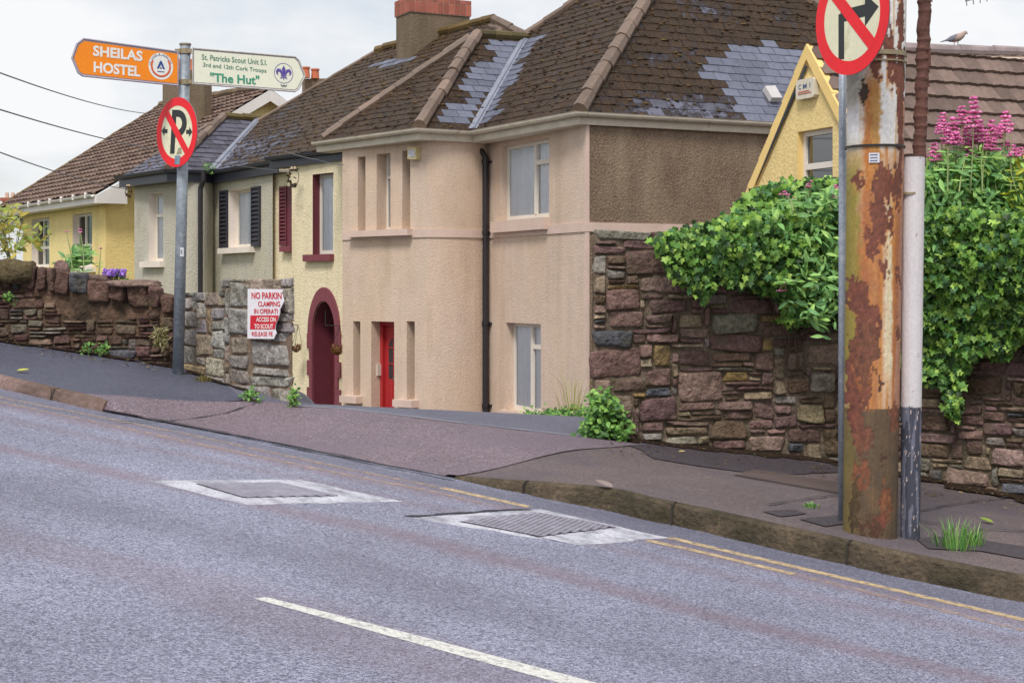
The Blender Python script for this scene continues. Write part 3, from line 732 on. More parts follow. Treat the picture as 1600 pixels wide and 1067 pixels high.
def roof(mb,poly,eave,gauge,width,lift,colf,prof=None,under=.03,ns=1,half=True,rnd=0,tuft=None):
    tuft=(1.6 if rnd>=.7 else .8 if rnd else 0) if tuft is None else tuft
    # courses of slates / tiles, each a real overlapping piece, clipped to a convex roof polygon
    o=poly[0]; sx=eave.normalized(); n=(poly[1]-poly[0]).cross(poly[2]-poly[0]).normalized()
    if n.z<0: n=-n
    ty=n.cross(sx).normalized(); 
    if ty.z<0: ty=-ty
    c2=[((p-o).dot(sx),(p-o).dot(ty)) for p in poly]; s0,s1=min(c[0] for c in c2),max(c[0] for c in c2); t0,t1=min(c[1] for c in c2),max(c[1] for c in c2)
    P=lambda s,t,z: o+sx*s+ty*t+n*z
    mb.face([p-n*under for p in poly],colf(o))
    nr=int((t1-t0)/gauge)+1
    for r in range(nr):
        ta,tb=t0+r*gauge,t0+(r+1)*gauge; sh=(width/2 if (r%2 and half) else 0)
        k=int((s1-s0)/width)+2
        for j in range(k):
            sa=s0+j*width-sh; jl=lift*(1+rnd*random.uniform(-.5,.9)); gap=.004 if prof is None else 0; jt=random.uniform(-1,1)*rnd*.012
            col=colf(P(sa+width/2,(ta+tb)/2,0))
            if tuft and col[3]>.25:
                for _ in range(int(tuft+random.random())):
                    ss_,tt_=sa+random.random()*width,ta+random.choice([random.uniform(-.02,.03),random.uniform(0,gauge)])
                    if not inpoly(ss_,tt_,c2): continue
                    rr_=random.uniform(.014,.042); k_=random.uniform(.55,1.5); g_=random.choice([(60,46,34),(52,40,30),(96,70,42),(104,86,52),(74,60,44)]); cc_=S(*g_,k_); mb.ball(P(ss_,tt_,.010),rr_,(cc_[0],cc_[1],cc_[2],-.6),6,3,(1.5,1.1,.42))
            for q in range(ns):
                a,b=sa+width*q/ns+gap,sa+width*(q+1)/ns-gap
                rect=[(a,ta+jt),(b,ta+jt),(b,tb+.01),(a,tb+.01)]; cp=clip(rect,c2)
                if len(cp)<3: continue
                zf=lambda s,t: jl*(1-(t-ta)/gauge)+.002+(prof(((s-sa)/width)%1.0) if prof else 0)
                # profile evaluated at strip ends
                def zz(s,t):
                    if prof:
                        f=min(1,max(0,(s-sa)/width)); return jl*(1-(t-ta)/gauge)+.002+prof(f)
                    return zf(s,t)
                mb.face([P(s,t,zz(s,t)) for s,t in cp],col)
                low=clip([(a,ta+jt),(b,ta+jt),(b,ta+jt+.001),(a,ta+jt+.001)],c2)
                if len(low)>=3:
                    l0,l1=min(x[0] for x in low),max(x[0] for x in low)
                    if l1-l0>.01: mb.face([P(l0,ta+jt,-.004),P(l1,ta+jt,-.004),P(l1,ta+jt,zz(l1,ta)),P(l0,ta+jt,zz(l0,ta))],col)
def ridge(mb,A,B,r,ln,c,jit=.012,n=8):
    A,B=V(A),V(B); L_=(B-A).length; k=max(1,int(L_/ln)); d=(B-A)/k
    for i in range(k):
        cc=random.uniform(.75,1.25); col=(c[0]*cc,c[1]*cc,c[2]*cc,c[3] if len(c)>3 else 1)
        j=V((random.uniform(-jit,jit),random.uniform(-jit,jit),random.uniform(-jit,jit)))
        mb.tube([A+d*i+j,A+d*(i+1)*1.0+d*.04+j],[r*1.06,r*.94],n,col)
def gutter(path,outward,r=.055,mb=None):
    # half-round gutter hung in front of a fascia; outward=+1 when the open air is on the right of travel
    mb=mb or MB(); pr=[]
    for k in range(0,9):
        a=math.pi+math.pi*k/8; pr.append((outward*(r+.03+r*math.cos(a)),r*math.sin(a)))
    pr+=[(outward*(2*r+.03+.008),.012),(outward*(2*r+.03-.012),.008)]
    for k in range(8,-1,-1):
        a=math.pi+math.pi*k/8; pr.append((outward*(r+.03+(r-.01)*math.cos(a)),(r-.01)*math.sin(a)+.006))
    mb.sweep(path,pr); return mb
def fascia(path,outward,h=.2,th=.03,soff=.35,mb=None,top=-.0):
    mb=mb or MB(); mb.sweep(path,[(0,top),(outward*th,top),(outward*th,top-h),(-outward*soff,top-h),(-outward*soff,top-h+.02),(0,top-h+.02)]); return mb

slate_old=slate_mat('slate_mossy',S(50,39,31),S(86,62,38),.36,.56,7)
slate_old2=slate_mat('slate_lichen',S(62,48,38),S(94,72,48),.45,.62,9)
SG=lambda k=1:(lambda c:(c[0],c[1],c[2]))(S(92,92,106,k*random.uniform(.7,1.25)))
def colf_moss(moss_amt,newpolys=(),base=(92,92,106),nk=1.0,edges=None):
    def f(p):
        u,v=prj(p)
        for P in newpolys:
            if inpoly(u,v,P):
                c=S(122,126,144,random.uniform(.8,1.16)*.68); return (c[0],c[1],c[2],-.4)
        c=S(*base,random.uniform(.65,1.3)*nk); m=moss_amt(u,v) if callable(moss_amt) else moss_amt
        return (c[0],c[1],c[2],m+random.uniform(-.07,.07))
    return f
hipc=S(122,104,92)[:3]+(.42,)
# ---- beige house
EZ=2.65
e0=W(497,222,27.9); e1=W(655,201,25.5); e2=W(740,205.5,26.0); e3=W(905,175,23.12)
for e in (e0,e1,e2,e3): e.z=EZ
apex=W(1081,-115,28.0)
D4=V((9.0,26.9,EZ))
C5=V((-2.6,30.9,EZ)); 
bC=V(((535-800)/F*27.35,27.35,0)),V(((668-800)/F*25.75,25.75,0))
c2p=V(((762-800)/F*26.35,26.35,0)); c3p=V(((917-800)/F*23.2,23.2,0)); c4p=V((9.0-.2,26.95,0))
ZB=-3.5; ZW=EZ-.16
beige=thing('beige_house','beige rough-cast house with red door, mossy slate hipped roof and a brown pebbledashed side','house',V((1.5,25,-3.3)))
mat_beige=render_mat('beige_roughcast',S(214,192,175,.98),S(212,184,154,.98),.8,38,.06,.6)
mat_peb=render_mat('brown_pebbledash',S(138,118,100,1.0),S(172,152,130,.96),1.6,30,.1,1.3,.5)

mb=MB()
wA=Wall(bC[0],bC[1],ZB,ZW)
hA=[wA.hole(559,571,245.5,363,.28),wA.hole(588.5,610,241,360,.28),wA.hole(628.5,641,236,358,.28)]
hN1=wA.hole(552,563,502,618,.28); hD=wA.hole(580,616,502,720,.3); hN2=wA.hole(635.5,648,502,624,.28)
wA.make(mb)
wC=Wall(c2p,c3p,ZB,ZW)
hU=wC.hole(784,858,229,346,.16); hL=wC.hole(790.5,845,504,640,.2); wC.make(mb)
# rounded corner between the entrance wing and the front
cur=[]; P0,P1=bC[1],c2p; m0=(V((((700-800)/F)*25.6,25.6,0)))
for i in range(17):
    t=i/16; p=(1-t)**3*P0+3*(1-t)**2*t*V(((700-800)/F*25.78,25.78,0))+3*(1-t)*t*t*V(((740-800)/F*25.98,25.98,0))+t**3*P1; cur.append(p)
for i in range(16): mb.face([cur[i]+V((0,0,ZB)),cur[i+1]+V((0,0,ZB)),cur[i+1]+V((0,0,ZW)),cur[i]+V((0,0,ZW))])
# back walls
for a,b in ((V((8.8,26.95,0)),V((5.2,34.2,0))),(V((5.2,34.2,0)),V((-2.4,31,0))),(V((-2.4,31,0)),bC[0])): mb.face([a+V((0,0,ZB)),b+V((0,0,ZB)),b+V((0,0,ZW)),a+V((0,0,ZW))])
mb.build('wall',[mat_beige,dark],beige)
mb=MB(); wD=Wall(c3p,c4p,ZB,ZW); wD.make(mb); mb.build('side_wall',mat_peb,beige,label='brown pebbledashed side wall')
mb=MB(); mb.obox(wD.pt(-.012,ZB,-.012),wD.d*.05,wD.n*.06,V((0,0,ZW-ZB))); mb.build('corner_strip',pinkpaint,beige)
# string course
zb_=wC.uv(917,362)[1]; zt_=wC.uv(917,347.5)[1]
mb=MB(); pth=[bC[0]]+cur+[c3p,c4p]; mb.sweep([V((p.x,p.y,zb_)) for p in pth],[(0,0),(.02,0),(.02,zt_-zb_),(0,zt_-zb_)]); mb.build('string_course',pinkpaint,beige)
# windows
wd=window(beige,wC,hU,(.62,),((1,.72),),.06,curt,(0,.98)); sill(wd,wC,hU[0]-.22,hU[1]+.0,hU[2]+.0,.19,.11,pinkpaint)
wd=window(beige,wC,hL,(.55,),((1,.74),),.06,curt,(0,.9)); sill(wd,wC,hL[0]-.1,hL[1]+.12,hL[2],.12,.1,pinkpaint)
for h,cc in ((hA[0],None),(hA[1],None),(hA[2],None),(hN1,None),(hN2,None)): window(beige,wA,h,(),((0,.7),) if h is hA[1] else None,.045,curt if h is hA[1] else None)
sill(beige,wA,wA.uv(551,370)[0],wA.uv(646,370)[0],hA[1][2]-.0,.11,.14,pinkpaint,.02,'sill')
z_=hN1[2]; sill(beige,wA,wA.uv(541,620)[0],wA.uv(567,620)[0],z_,.12,.16,pinkpaint,.02,'sill')
z_=hN2[2]; sill(beige,wA,wA.uv(624,620)[0],wA.uv(654,620)[0],z_,.12,.16,pinkpaint,.02,'sill')
# red door
redm=M('red_gloss_paint',S(172,44,48),.35,.08,4,.05,50)
t0,t1,zb,zt,dp=hD[:5]; zb=-2.62
mb=MB(); bar(mb,wA,t0+.002,t0+.07,zb,zt-.002,dp-.1,dp); bar(mb,wA,t1-.06,t1-.002,zb,zt-.002,dp-.1,dp); bar(mb,wA,t0+.07,t1-.06,zt-.07,zt-.002,dp-.1,dp)
mb.build('door_frame',redm,beige)
mb=MB(); bar(mb,wA,t0+.07,t1-.06,zb,zt-.07,dp-.04,dp+.005); d0,d1=t0+.07,t1-.06; dw=d1-d0
for k in range(5): bar(mb,wA,d0+dw*(.1+.17*k),d0+dw*(.1+.17*k)+dw*.13,zb+.1,zb+.95,dp-.05,dp-.04)
for k in range(12):
    a=math.pi*k/12; a2=math.pi*(k+1)/12; cx=(d0+d1)/2; rr=dw*.32
door=mb.build('door',redm,beige)
mb=MB(); cx=(d0+d1)/2; rr=dw*.3; zc=zt-.45; pts=[wA.pt(cx-rr,zc-.55,dp-.043),wA.pt(cx+rr,zc-.55,dp-.043)]+[wA.pt(cx+rr*math.cos(math.pi*k/14),zc+rr*1.1*math.sin(math.pi*k/14),dp-.043) for k in range(15)]
mb.face(pts); mb.build('pane',M('door_glass_dark',S(60,50,56),.15,.1),door)
mb=MB(); bar(mb,wA,cx-rr,cx+rr,zc-.02,zc,dp-.055,dp-.044); bar(mb,wA,cx-rr,cx+rr,zc-.3,zc-.28,dp-.055,dp-.044); bar(mb,wA,cx-.01,cx+.01,zc-.55,zc+rr,dp-.056,dp-.045); mb.build('glazing_bar',redm,door)
mb=MB(); bar(mb,wA,cx+.0,cx+.2,zb+1.02,zb+1.08,dp-.07,dp-.045); mb.build('letter_plate',M('brass',S(140,120,90),.4,metal=.6),door)
# white entry phone on the jamb
mb=MB(); pz=wA.uv(590,570)[1]; mb.obox(wA.pt(t0+.0,pz-.2,.12),wA.d*.03,wA.n*.1,V((0,0,.2))); ph=mb.build('entry_phone',M('cream_plastic',S(214,206,192),.5),beige)
# roof
plC=plane3(e2,e3,apex); plD=plane3(e3,D4,apex)
Vt=plC.hit(822,61); Lt=plC.hit(820,57); 
plB=plane3(e1,e2,Vt); W1=plB.hit(746,57); plA=plane3(e0,e1,W1); Wp=plA.hit(731,64)
pk=W(771,33,Vt.y+.4)
newp=[[(686,194),(735,200),(826,62),(800,62),(770,64),(768,78),(775,90),(744,96),(742,108),(736,122),(728,136),(724,150),(716,162),(700,174)],
      [(742,200),(756,196),(780,180),(792,170),(778,168),(790,150),(795,135),(826,104),(812,100),(838,68),(850,56),(822,60)]]
newD=[[(1136,76),(1160,72),(1300,80),(1300,330),(1160,330),(1172,188),(1146,178),(1150,160),(1130,145),(1128,130),(1106,127),(1100,108),(1108,88),(1136,88)],[(1186,64),(1212,68),(1220,80),(1194,80)]]
mossD=lambda u,v: .62-.38*smooth(1000,1150,u)*0-.25*smooth(120,190,v)*smooth(930,960,u)
random.seed(5)
mb=MB(); roof(mb,[e3,D4,apex],D4-e3,.19,.3,.008,colf_moss(lambda u,v:.6+ .22*noise.noise(V((u/70,v/35,0)))-.22*smooth(130,180,v),newD),rnd=.8)
mb.build('roof',slate_old,beige,label='right roof slope of dark mossy slates with a patch of new blue-grey slates')
mb=MB(); roof(mb,[e2,e3,apex,Lt],e3-e2,.19,.3,.008,colf_moss(.6,newp),rnd=.8)
roof(mb,[e1,e2,Vt,W1],e2-e1,.19,.3,.008,colf_moss(.6,newp),rnd=.8)
roof(mb,[e0,e1,W1,Wp],e1-e0,.19,.3,.008,colf_moss(.66),rnd=.8)
mb.face([Wp,W1,Vt,pk,plane_pitch(e0,e1,40).hit(771,40)] if False else [Wp,W1,Vt,pk],hipc)
bk=V((5.2,34.4,EZ)); mb.face([D4,bk,apex],hipc); mb.face([bk,C5,apex],hipc); mb.face([C5,e0,Wp,pk,Lt,apex],hipc)
mb.build('roof',slate_old,beige,label='front roof slopes with new slates beside the valley')
hipm=slate_mat('hip_tile_weathered',S(96,80,66),S(120,104,86),.5,.66,12)
mb=MB(); H=lambda p:p+V((0,0,.03))
ridge(mb,H(e3),H(apex),.12,.42,hipc); ridge(mb,H(e1),H(W1),.11,.4,hipc); ridge(mb,H(W1),H(Vt),.09,.35,S(84,74,44)[:3]+(.5,)); ridge(mb,H(D4),H(apex),.11,.42,hipc); ridge(mb,H(Lt),H(apex),.08,.42,hipc)
ridge(mb,H(e0+(Wp-e0)*.03),H(Wp),.075,.4,hipc); ridge(mb,H(Vt+V((.05,0,0))),H(pk),.09,.35,hipc)
mb.build('hip_tiles',hipm,beige)
lead=M('valley_lead',S(142,146,160,.9),.45,.15,5,.1,50,metal=.2)
mb=MB(); a=(e2+V((.0,0,.05))); d=(Vt-e2); nn=V((1,0,0)); 
mb.face([a-nn*.09,a+nn*.09,Vt+nn*.07+V((0,0,.05)),Vt-nn*.07+V((0,0,.05))]); mb.tube([a,Vt+V((0,0,.05))],.022,6); mb.build('valley_flashing',lead,beige)
# gutters and fascia
cream_paint=M('gutter_cream_paint',S(204,194,176),.55,.12,4,.1,30,stain=S(130,104,80),sscale=2.6,srange=(.62,.72))
gp=[V((p.x,p.y,EZ-.02)) for p in (e0,e1)]+[V((p.x,p.y,EZ-.02)) for p in (e2,e3,D4)]
mb=gutter(gp,1,.06); mb.build('gutter',cream_paint,beige)
mb=fascia(gp,1,.17,.03,.3); mb.build('fascia',cream_paint,beige)
blackp=M('black_pipe_paint',S(40,36,40),.4,.1,6,.05,40)
mb=MB(); x0=wC.uv(766,220)[0]
p=lambda t,z,o: wC.pt(t,z,-o)
mb.tube([p(x0-.1,EZ-.12,.2),p(x0-.1,EZ-.25,.2),p(x0-.02,EZ-.33,.15),p(x0,EZ-.42,.09),p(x0,-2.9,.09)],.05,10)
for z in (EZ-.5,.95,-.6,-2.0): mb.tube([p(x0,z-.03,.09),p(x0,z+.03,.09)],.065,10); mb.obox(p(x0-.08,z-.015,.04),wC.d*.16,wC.n*.04,V((0,0,.03)))
mb.build('downpipe',blackp,beige,smooth=False)
# box vent on the roof
a=plD.hit(1187,148); b=plD.hit(1206,148); c_=plD.hit(1217,162); mb=MB(); nD=plD.n if plD.n.z>0 else -plD.n
mb.prism([plD.hit(1190,144)+nD*.03,plD.hit(1206,143)+nD*.03,plD.hit(1217,162)+nD*.03,plD.hit(1201,162)+nD*.03],nD*.1); mb.build('roof_vent',M('vent_plastic',S(196,192,190),.5),beige)
# alarm box (beige)
mb=MB(); t0,zt=wA.uv(643.5,232); t1,zb=wA.uv(657,250); mb.prism([wA.pt(t0,zb+.02,-.002),wA.pt(t1,zb,-.002),wA.pt(t1,zt,-.002),wA.pt(t0,zt+.02,-.002)][::-1],-wA.n*.1)
ab=mb.build('alarm_box',M('alarm_yellowed',S(206,190,140),.5),beige)
mb=MB(); bar(mb,wA,t0+.03,t1-.03,zb+.05,zt-.04,-.108,-.1); mb.build('alarm_face',M('alarm_label',S(196,198,206),.5,.25,30),ab)
# ---- cream house
cz=2.58
g0=W(423,245.5,30.6); g1=W(545,232.5,28.6); g0.z=g1.z=cz
cream=thing('cream_house','cream rough-cast terraced house with arched burgundy doorway and burgundy shutters','house',V((-3.8,30,-3.3)))
mat_cream=render_mat('cream_roughcast',S(240,226,192,.98),S(232,210,172,.96),.7,26)
burg=M('burgundy_paint',S(104,44,54),.55,.12,5,.06,40); burg2=M('burgundy_masonry_paint',S(124,62,72),.75,.1,5,.08,40,.3,40)
k0=V(((456-800)/F*30.15,30.15,0)); k1=V(((537-800)/F*28.75,28.75,0)); q0=V(((424-800)/F*31.5,31.5,0)); q1=q0+(k1-k0).normalized()*1.6
wK=Wall(k0,k1,ZB,cz-.14); wQ=Wall(q0,q1,ZB,cz-.14); mb=MB()
hK=wK.hole(488.5,521,273,398,.22,2); hArch=wK.hole(489.5,525.2,470,720,.55,2,1)
wK.make(mb); wQ.make(mb); mb.face([k0+V((0,0,ZB)),k0+wK.n*1.5+V((0,0,ZB)),k0+wK.n*1.5+V((0,0,cz-.14)),k0+V((0,0,cz-.14))])
# arch spandrels close the rectangular opening above the arch
ta,tb=hArch[0],hArch[1]; zA=hArch[3]; cx=(ta+tb)/2; ra=(tb-ta)/2; spz=zA-.62
arch=[(cx+ra*math.cos(math.pi*k/20),spz+(zA-.01-spz)*math.sin(math.pi*k/20)) for k in range(21)]
for k in range(20):
    (x0_,z0_),(x1_,z1_)=arch[k],arch[k+1]
    mb.face([wK.pt(x0_,z0_),wK.pt(x1_,z1_),wK.pt(x1_,zA+.001),wK.pt(x0_,zA+.001)])
    mb.face([wK.pt(x0_,z0_),wK.pt(x1_,z1_),wK.pt(x1_,z1_,.55),wK.pt(x0_,z0_,.55)],mi=2)
mb.build('wall',[mat_cream,dark,burg],cream)
mb=MB(); wo=wK.uv(484,600)[0]; outr=ra+.16
for k in range(20):
    a,b=math.pi*k/20,math.pi*(k+1)/20; hz=zA-spz
    A1=(cx+ra*math.cos(a),spz+hz*math.sin(a)); A2=(cx+ra*math.cos(b),spz+hz*math.sin(b)); B1=(cx+outr*math.cos(a),spz+(hz+.26)*math.sin(a)); B2=(cx+outr*math.cos(b),spz+(hz+.26)*math.sin(b))
    mb.prism([wK.pt(*A1,-.002),wK.pt(*B1,-.002),wK.pt(*B2,-.002),wK.pt(*A2,-.002)],-wK.n*.03)
z=spz; i=0
while z>-2.9:
    hq=.22 if i%2 else .3; ex=.18 if i%2==0 else .1
    for sg in (-1,1):
        xa=cx+sg*ra; xb=cx+sg*(ra+ex); mb.obox(wK.pt(min(xa,xb),z-hq+.004,-.035),wK.d*abs(xb-xa),wK.n*.034,V((0,0,hq-.008)))
    z-=hq; i+=1
mb.build('door_surround',burg2,cream)
mb=MB(); bar(mb,wK,ta+.003,ta+.1,-2.9,zA-.03,.45,.5); bar(mb,wK,tb-.1,tb-.003,-2.9,zA-.03,.45,.5); 
for z in (-2.3,-1.85,-1.4,-.95,-.6): bar(mb,wK,ta+.1,tb-.1,z,z+.04,.46,.49)
for f in (.33,.66): bar(mb,wK,ta+.1+(tb-ta-.2)*f-.02,ta+.1+(tb-ta-.2)*f+.02,-2.9,zA-.03,.462,.488)
dd=mb.build('door',burg,cream)
mb=MB(); mb.face([wK.pt(ta+.1,-2.9,.475),wK.pt(tb-.1,-2.9,.475),wK.pt(tb-.1,zA-.03,.475),wK.pt(ta+.1,zA-.03,.475)]); mb.build('pane',M('door_glass_grey',S(150,152,168),.2,.15,4),dd)
wd=window(cream,wK,hK,(.72,),((1,.66),),.06,curt,(0,.6)); sill(wd,wK,wK.uv(479.5,400)[0],wK.uv(522,400)[0],hK[2],.13,.1,burg2)
def shutter(root,wl,u0,u1,vt,vb,mat,lab=None,n=13):
    t0,zt=wl.uv(u0,vt); t1,_=wl.uv(u1,vt); _,zb=wl.uv(u0,vb); mb=MB(); fr=.035
    bar(mb,wl,t0,t0+fr,zb,zt,-.05,-.005); bar(mb,wl,t1-fr,t1,zb,zt,-.05,-.005); bar(mb,wl,t0+fr,t1-fr,zt-fr*1.3,zt,-.05,-.005); bar(mb,wl,t0+fr,t1-fr,zb,zb+fr*1.3,-.05,-.005); bar(mb,wl,t0+fr,t1-fr,zb+fr,zt-fr,-.014,-.004)
    hh=(zt-zb-2.6*fr)/n
    for k in range(n):
        z=zb+1.3*fr+k*hh; a,b=t0+fr,t1-fr
        mb.add([wl.pt(a,z+.01,-.055),wl.pt(b,z+.01,-.055),wl.pt(b,z+hh*.9,-.016),wl.pt(a,z+hh*.9,-.016),wl.pt(a,z,-.048),wl.pt(b,z,-.048)],[(0,1,2,3),(4,5,1,0)])
    return mb.build('shutter',mat,root,label=lab)
shutter(cream,wQ,439,450,292,384,burg,n=15)
mb=MB(); t0,zt=wQ.uv(450,292); t1,_=wQ.uv(457,292); _,zb=wQ.uv(450,386); bar(mb,wQ,t0+.01,t1+.1,zb,zt,-.03,-.004); mb.build('window_surround',burg,cream)
sill(cream,wQ,wQ.uv(444,388)[0],wQ.uv(457,388)[0]+.1,wQ.uv(450,385)[1],.11,.12,burg2)
darkg=M('dark_gutter_paint',S(52,54,66),.4,.15,5,.08,40)
mb=gutter([g0,g1],1,.06); mb.build('gutter',darkg,cream); mb=fascia([g0,g1],1,.2,.03,.3); mb.build('fascia',darkg,cream)
# long roof over cream and grey houses
gg=[W(u,v,y) for u,v,y in ((188,277,35.4),(262,266.5,33.3),(320,268,33.6),(333,269.5,33.9),(436,250,30.8))]
for g in gg: g.z=2.55
Er=V((g1.x,g1.y,cz)); El=gg[3]
plR=plane3(Er,V((El.x,El.y,cz-.03)),W(771,33,31.2)); 
Rt=plR.hit(771,33); Rl=plR.hit(589,81); Rq=plR.hit(405,190); Rv=plR.hit(405,194); 
random.seed(9)
mb=MB(); roof(mb,[Er,Rt,Rl,Rq,plR.hit(333,268)],Er-El,.19,.3,.008,colf_moss(lambda u,v:.66+.2*noise.noise(V((u/60,v/30,3)))-.12*smooth(170,250,v)-.2*smooth(480,330,u),[[(578,103),(612,92),(640,88),(648,92),(606,105)]]),rnd=.9)
mb.face([Rt,Rl,V((-2,38,2.5)),V((1.5,35,2.5))],hipc); mb.face([Rl,Rq,V((-7,38,2.5)),V((-2,38,2.5))],hipc)
mb.build('roof',slate_old2,cream)
mb=MB(); up_=V((0,0,.05))
ridge(mb,Rl+up_,Rt+up_,.09,.4,S(104,84,50)[:3]+(.5,)); ridge(mb,Rq+up_*.5,Rl+up_*.5,.05,.4,hipc)
mb.build('ridge_tiles',hipm,cream); mb=MB(); a=plR.hit(513,216); b=plR.hit(733,66); ridge(mb,a+up_*1.5,b+up_*1.5,.09,.5,hipc); mb.build('hip_tiles',hipm,cream)
mb=MB()   # upstand closing the step between the two roofs
A1,B1=plR.hit(511,217),plR.hit(733,66); mb.face([A1,B1,Wp,e0+V((.2,0,0))],hipc); mb.build('roof_upstand',hipm,cream)
# chimney
brick=M('chimney_brick',S(168,92,76),.85,.15,6,.15,40,.5,30,stain=S(120,80,66),sscale=6)
rendg=render_mat('chimney_render',S(128,112,96),S(96,86,64),1.5,26,.12)
terra=M('terracotta',S(200,112,78),.8,.15,6,.1,40)
def chimney(root,cu,cuL,cuR,vbot,vtop,Yc,vband=None,pots=(),dl=V((-.5,1,0)),dr=V((1,.5,0)),mat=None,potm=None):
    c=W(cu,vbot,Yc); c.z=0; dl=dl.normalized(); dr=dr.normalized()
    def ext(d,u):    # length so that the far end lands on pixel column u
        k=(u-800)/F; return (k*c.y-c.x)/(d.x-k*d.y)
    ll,lr=ext(dl,cuL),ext(dr,cuR); zb=(HV-vbot)/F*Yc-1.2; zt=(HV-vtop)/F*Yc; zbd=(HV-vband)/F*Yc if vband is not None else zt
    mb=MB(); mb.obox(V((c.x,c.y,zb)),dr*lr,dl*ll,V((0,0,zbd-zb))); ch=mb.build('chimney',mat or rendg,root)
    if vband is not None:
        mb=MB(); o=V((c.x,c.y,zbd))-dr*.03-dl*.03; a,b=dr*(lr+.06),dl*(ll+.06)
        nb=int((zt-zbd)/.075)+1; random.seed(3)
        mb2=MB(); mb2.obox(o+dr*.01+dl*.01,a-dr*.02,b-dl*.02,V((0,0,zt-zbd))); mb2.build('brick_joint',M('brick_mortar',S(206,176,160),.9),ch)
        z=zbd
        def cc(): k=random.uniform(.75,1.2); return S(164,96,80,k)
        nR=max(2,int(lr/.12)); nL=max(2,int(ll/.12))
        for zz0,zz1 in ((zbd+.012,zbd+.24),(zbd+.255,zt)):
            for i in range(nR): mb.obox(o+a*(i/nR)+a.normalized()*.006+V((0,0,zz0-zbd)),a/nR-a.normalized()*.012,b*.1,V((0,0,zz1-zz0)),cc())
            for i in range(nL): mb.obox(o+b*(i/nL)+b.normalized()*.006+V((0,0,zz0-zbd)),b/nL-b.normalized()*.012,a*.05,V((0,0,zz1-zz0)),cc())
        mb.build('brickwork',M('brick_attr',attr=True,rough=.85,var=.1,bp=.4),ch)
    for (fu,r,h) in pots:
        pc=V((c.x,c.y,zt))+dr*lr*fu+dl*ll*.5; mb=MB(); mb.tube([pc,pc+V((0,0,h*.85)),pc+V((0,0,h*.85)),pc+V((0,0,h))],[r,r*.86,r*1.05,r*1.05],12); mb.build('chimney_pot',potm or terra,ch)
    return ch
chimney(cream,641,619,734,86,-6,32.6,19,((.2,.11,.4),(.5,.11,.4),(.8,.11,.4)))
# ---- grey house
greyh=thing('grey_house','grey rough-cast terraced house with dark louvred shutters and white window reveals','house',V((-7,33,-3.3)))
mat_grey=render_mat('grey_roughcast',S(196,191,178,.96),S(206,196,166,.96),.5,26)
whr=M('white_reveal_paint',S(228,216,204),.7,.08)
G0=V(((210-800)/F*35.2,35.2,0)); G1=V(((283-800)/F*33.6,33.6,0)); G2=V(((334-800)/F*34.2,34.2,0)); G3=V(((426-800)/F*31.25,31.25,0))
wG=Wall(G0,G1,ZB,2.42); wH=Wall(G2,G3,ZB,2.42); mb=MB()
h1=wG.hole(232,255,303,409,.24,2); h2=wH.hole(357,395,298,388,.26,2); wG.make(mb); wH.make(mb)
pr=None
for i in range(13):
    t=i/12; p_=(1-t)**3*G1+3*(1-t)**2*t*V(((308-800)/F*33.4,33.4,0))+3*(1-t)*t*t*V(((328-800)/F*33.6,33.6,0))+t**3*G2
    if pr is not None: mb.face([pr+V((0,0,ZB)),p_+V((0,0,ZB)),p_+V((0,0,2.42)),pr+V((0,0,2.42))])
    pr=p_
mb.face([G0+V((0,0,ZB)),G0+V((1,5,ZB)),G0+V((1,5,2.42)),G0+V((0,0,2.42))])
mb.build('wall',[mat_grey,dark,whr],greyh)
wd=window(greyh,wG,h1,(),((0,.68),),.06,curt,(0,1)); sill(wd,wG,wG.uv(225,409)[0],wG.uv(257,409)[0],h1[2],.13,.12,whr)
wd=window(greyh,wH,h2,(.6,),((1,.66),),.06,curt,(0,.55)); sill(wd,wH,wH.uv(349,388)[0],wH.uv(399,388)[0],h2[2],.12,.14,whr)
shm=M('charcoal_shutter_paint',S(46,44,54),.5,.1)
shutter(greyh,wH,345.5,357,299,388,shm); shutter(greyh,wH,395,408,292.5,386,shm)
mb=gutter(gg,1,.065); mb.build('gutter',darkg,greyh); mb=fascia(gg,1,.24,.03,.35); mb.build('fascia',darkg,greyh)
mb=MB(); xp=wH.uv(314,300)[0]; P_=W(313,290,33.2); mb.tube([V((P_.x+.08,P_.y-.05,2.5)),V((P_.x+.08,P_.y-.05,2.32)),V((P_.x,P_.y,2.15)),V((P_.x,P_.y,-3))],.055,10)
mb.build('downpipe',blackp,greyh)
# small wing roof with hip and valley
Ht=W(351,184,36.2); Hr=plR.hit(405,188); plV=plane3(gg[1],gg[3],Ht)
mb=MB(); random.seed(12)
roof(mb,[gg[1],gg[3],plV.hit(405,190),plV.hit(351,184)],gg[3]-gg[1],.2,.3,.012,colf_moss(.12,base=(86,84,96)),rnd=.9)
T1=plV.hit(351,184); pl2=plane3(gg[0],gg[1],T1); roof(mb,[gg[0],gg[1],T1,pl2.hit(310,206),pl2.hit(238,245)],gg[1]-gg[0],.2,.3,.012,colf_moss(.32),rnd=.9)
mb.face([T1,plV.hit(405,190),V((-5.5,40,2.5)),V((-8.5,40,2.5))],hipc)
mb.build('roof',slate_old2,greyh)
mb=MB(); ridge(mb,gg[1]+up_*.6,T1+up_,.1,.4,hipc); ridge(mb,T1+up_,plV.hit(406,189)+up_,.09,.4,S(88,76,44)[:3]+(.5,)); ridge(mb,pl2.hit(238,245),T1+up_*.5,.05,.4,hipc); mb.build('hip_tiles',hipm,greyh)
a=gg[3]+V((0,-.02,.08)); b=plV.hit(405,192)+V((0,-.1,.08)); mb=MB(); mb.face([a-V((.1,0,0)),a+V((.1,0,0)),b+V((.09,0,0)),b-V((.09,0,0))]); mb.tube([a,b],.03,6); mb.build('valley_flashing',lead,greyh)
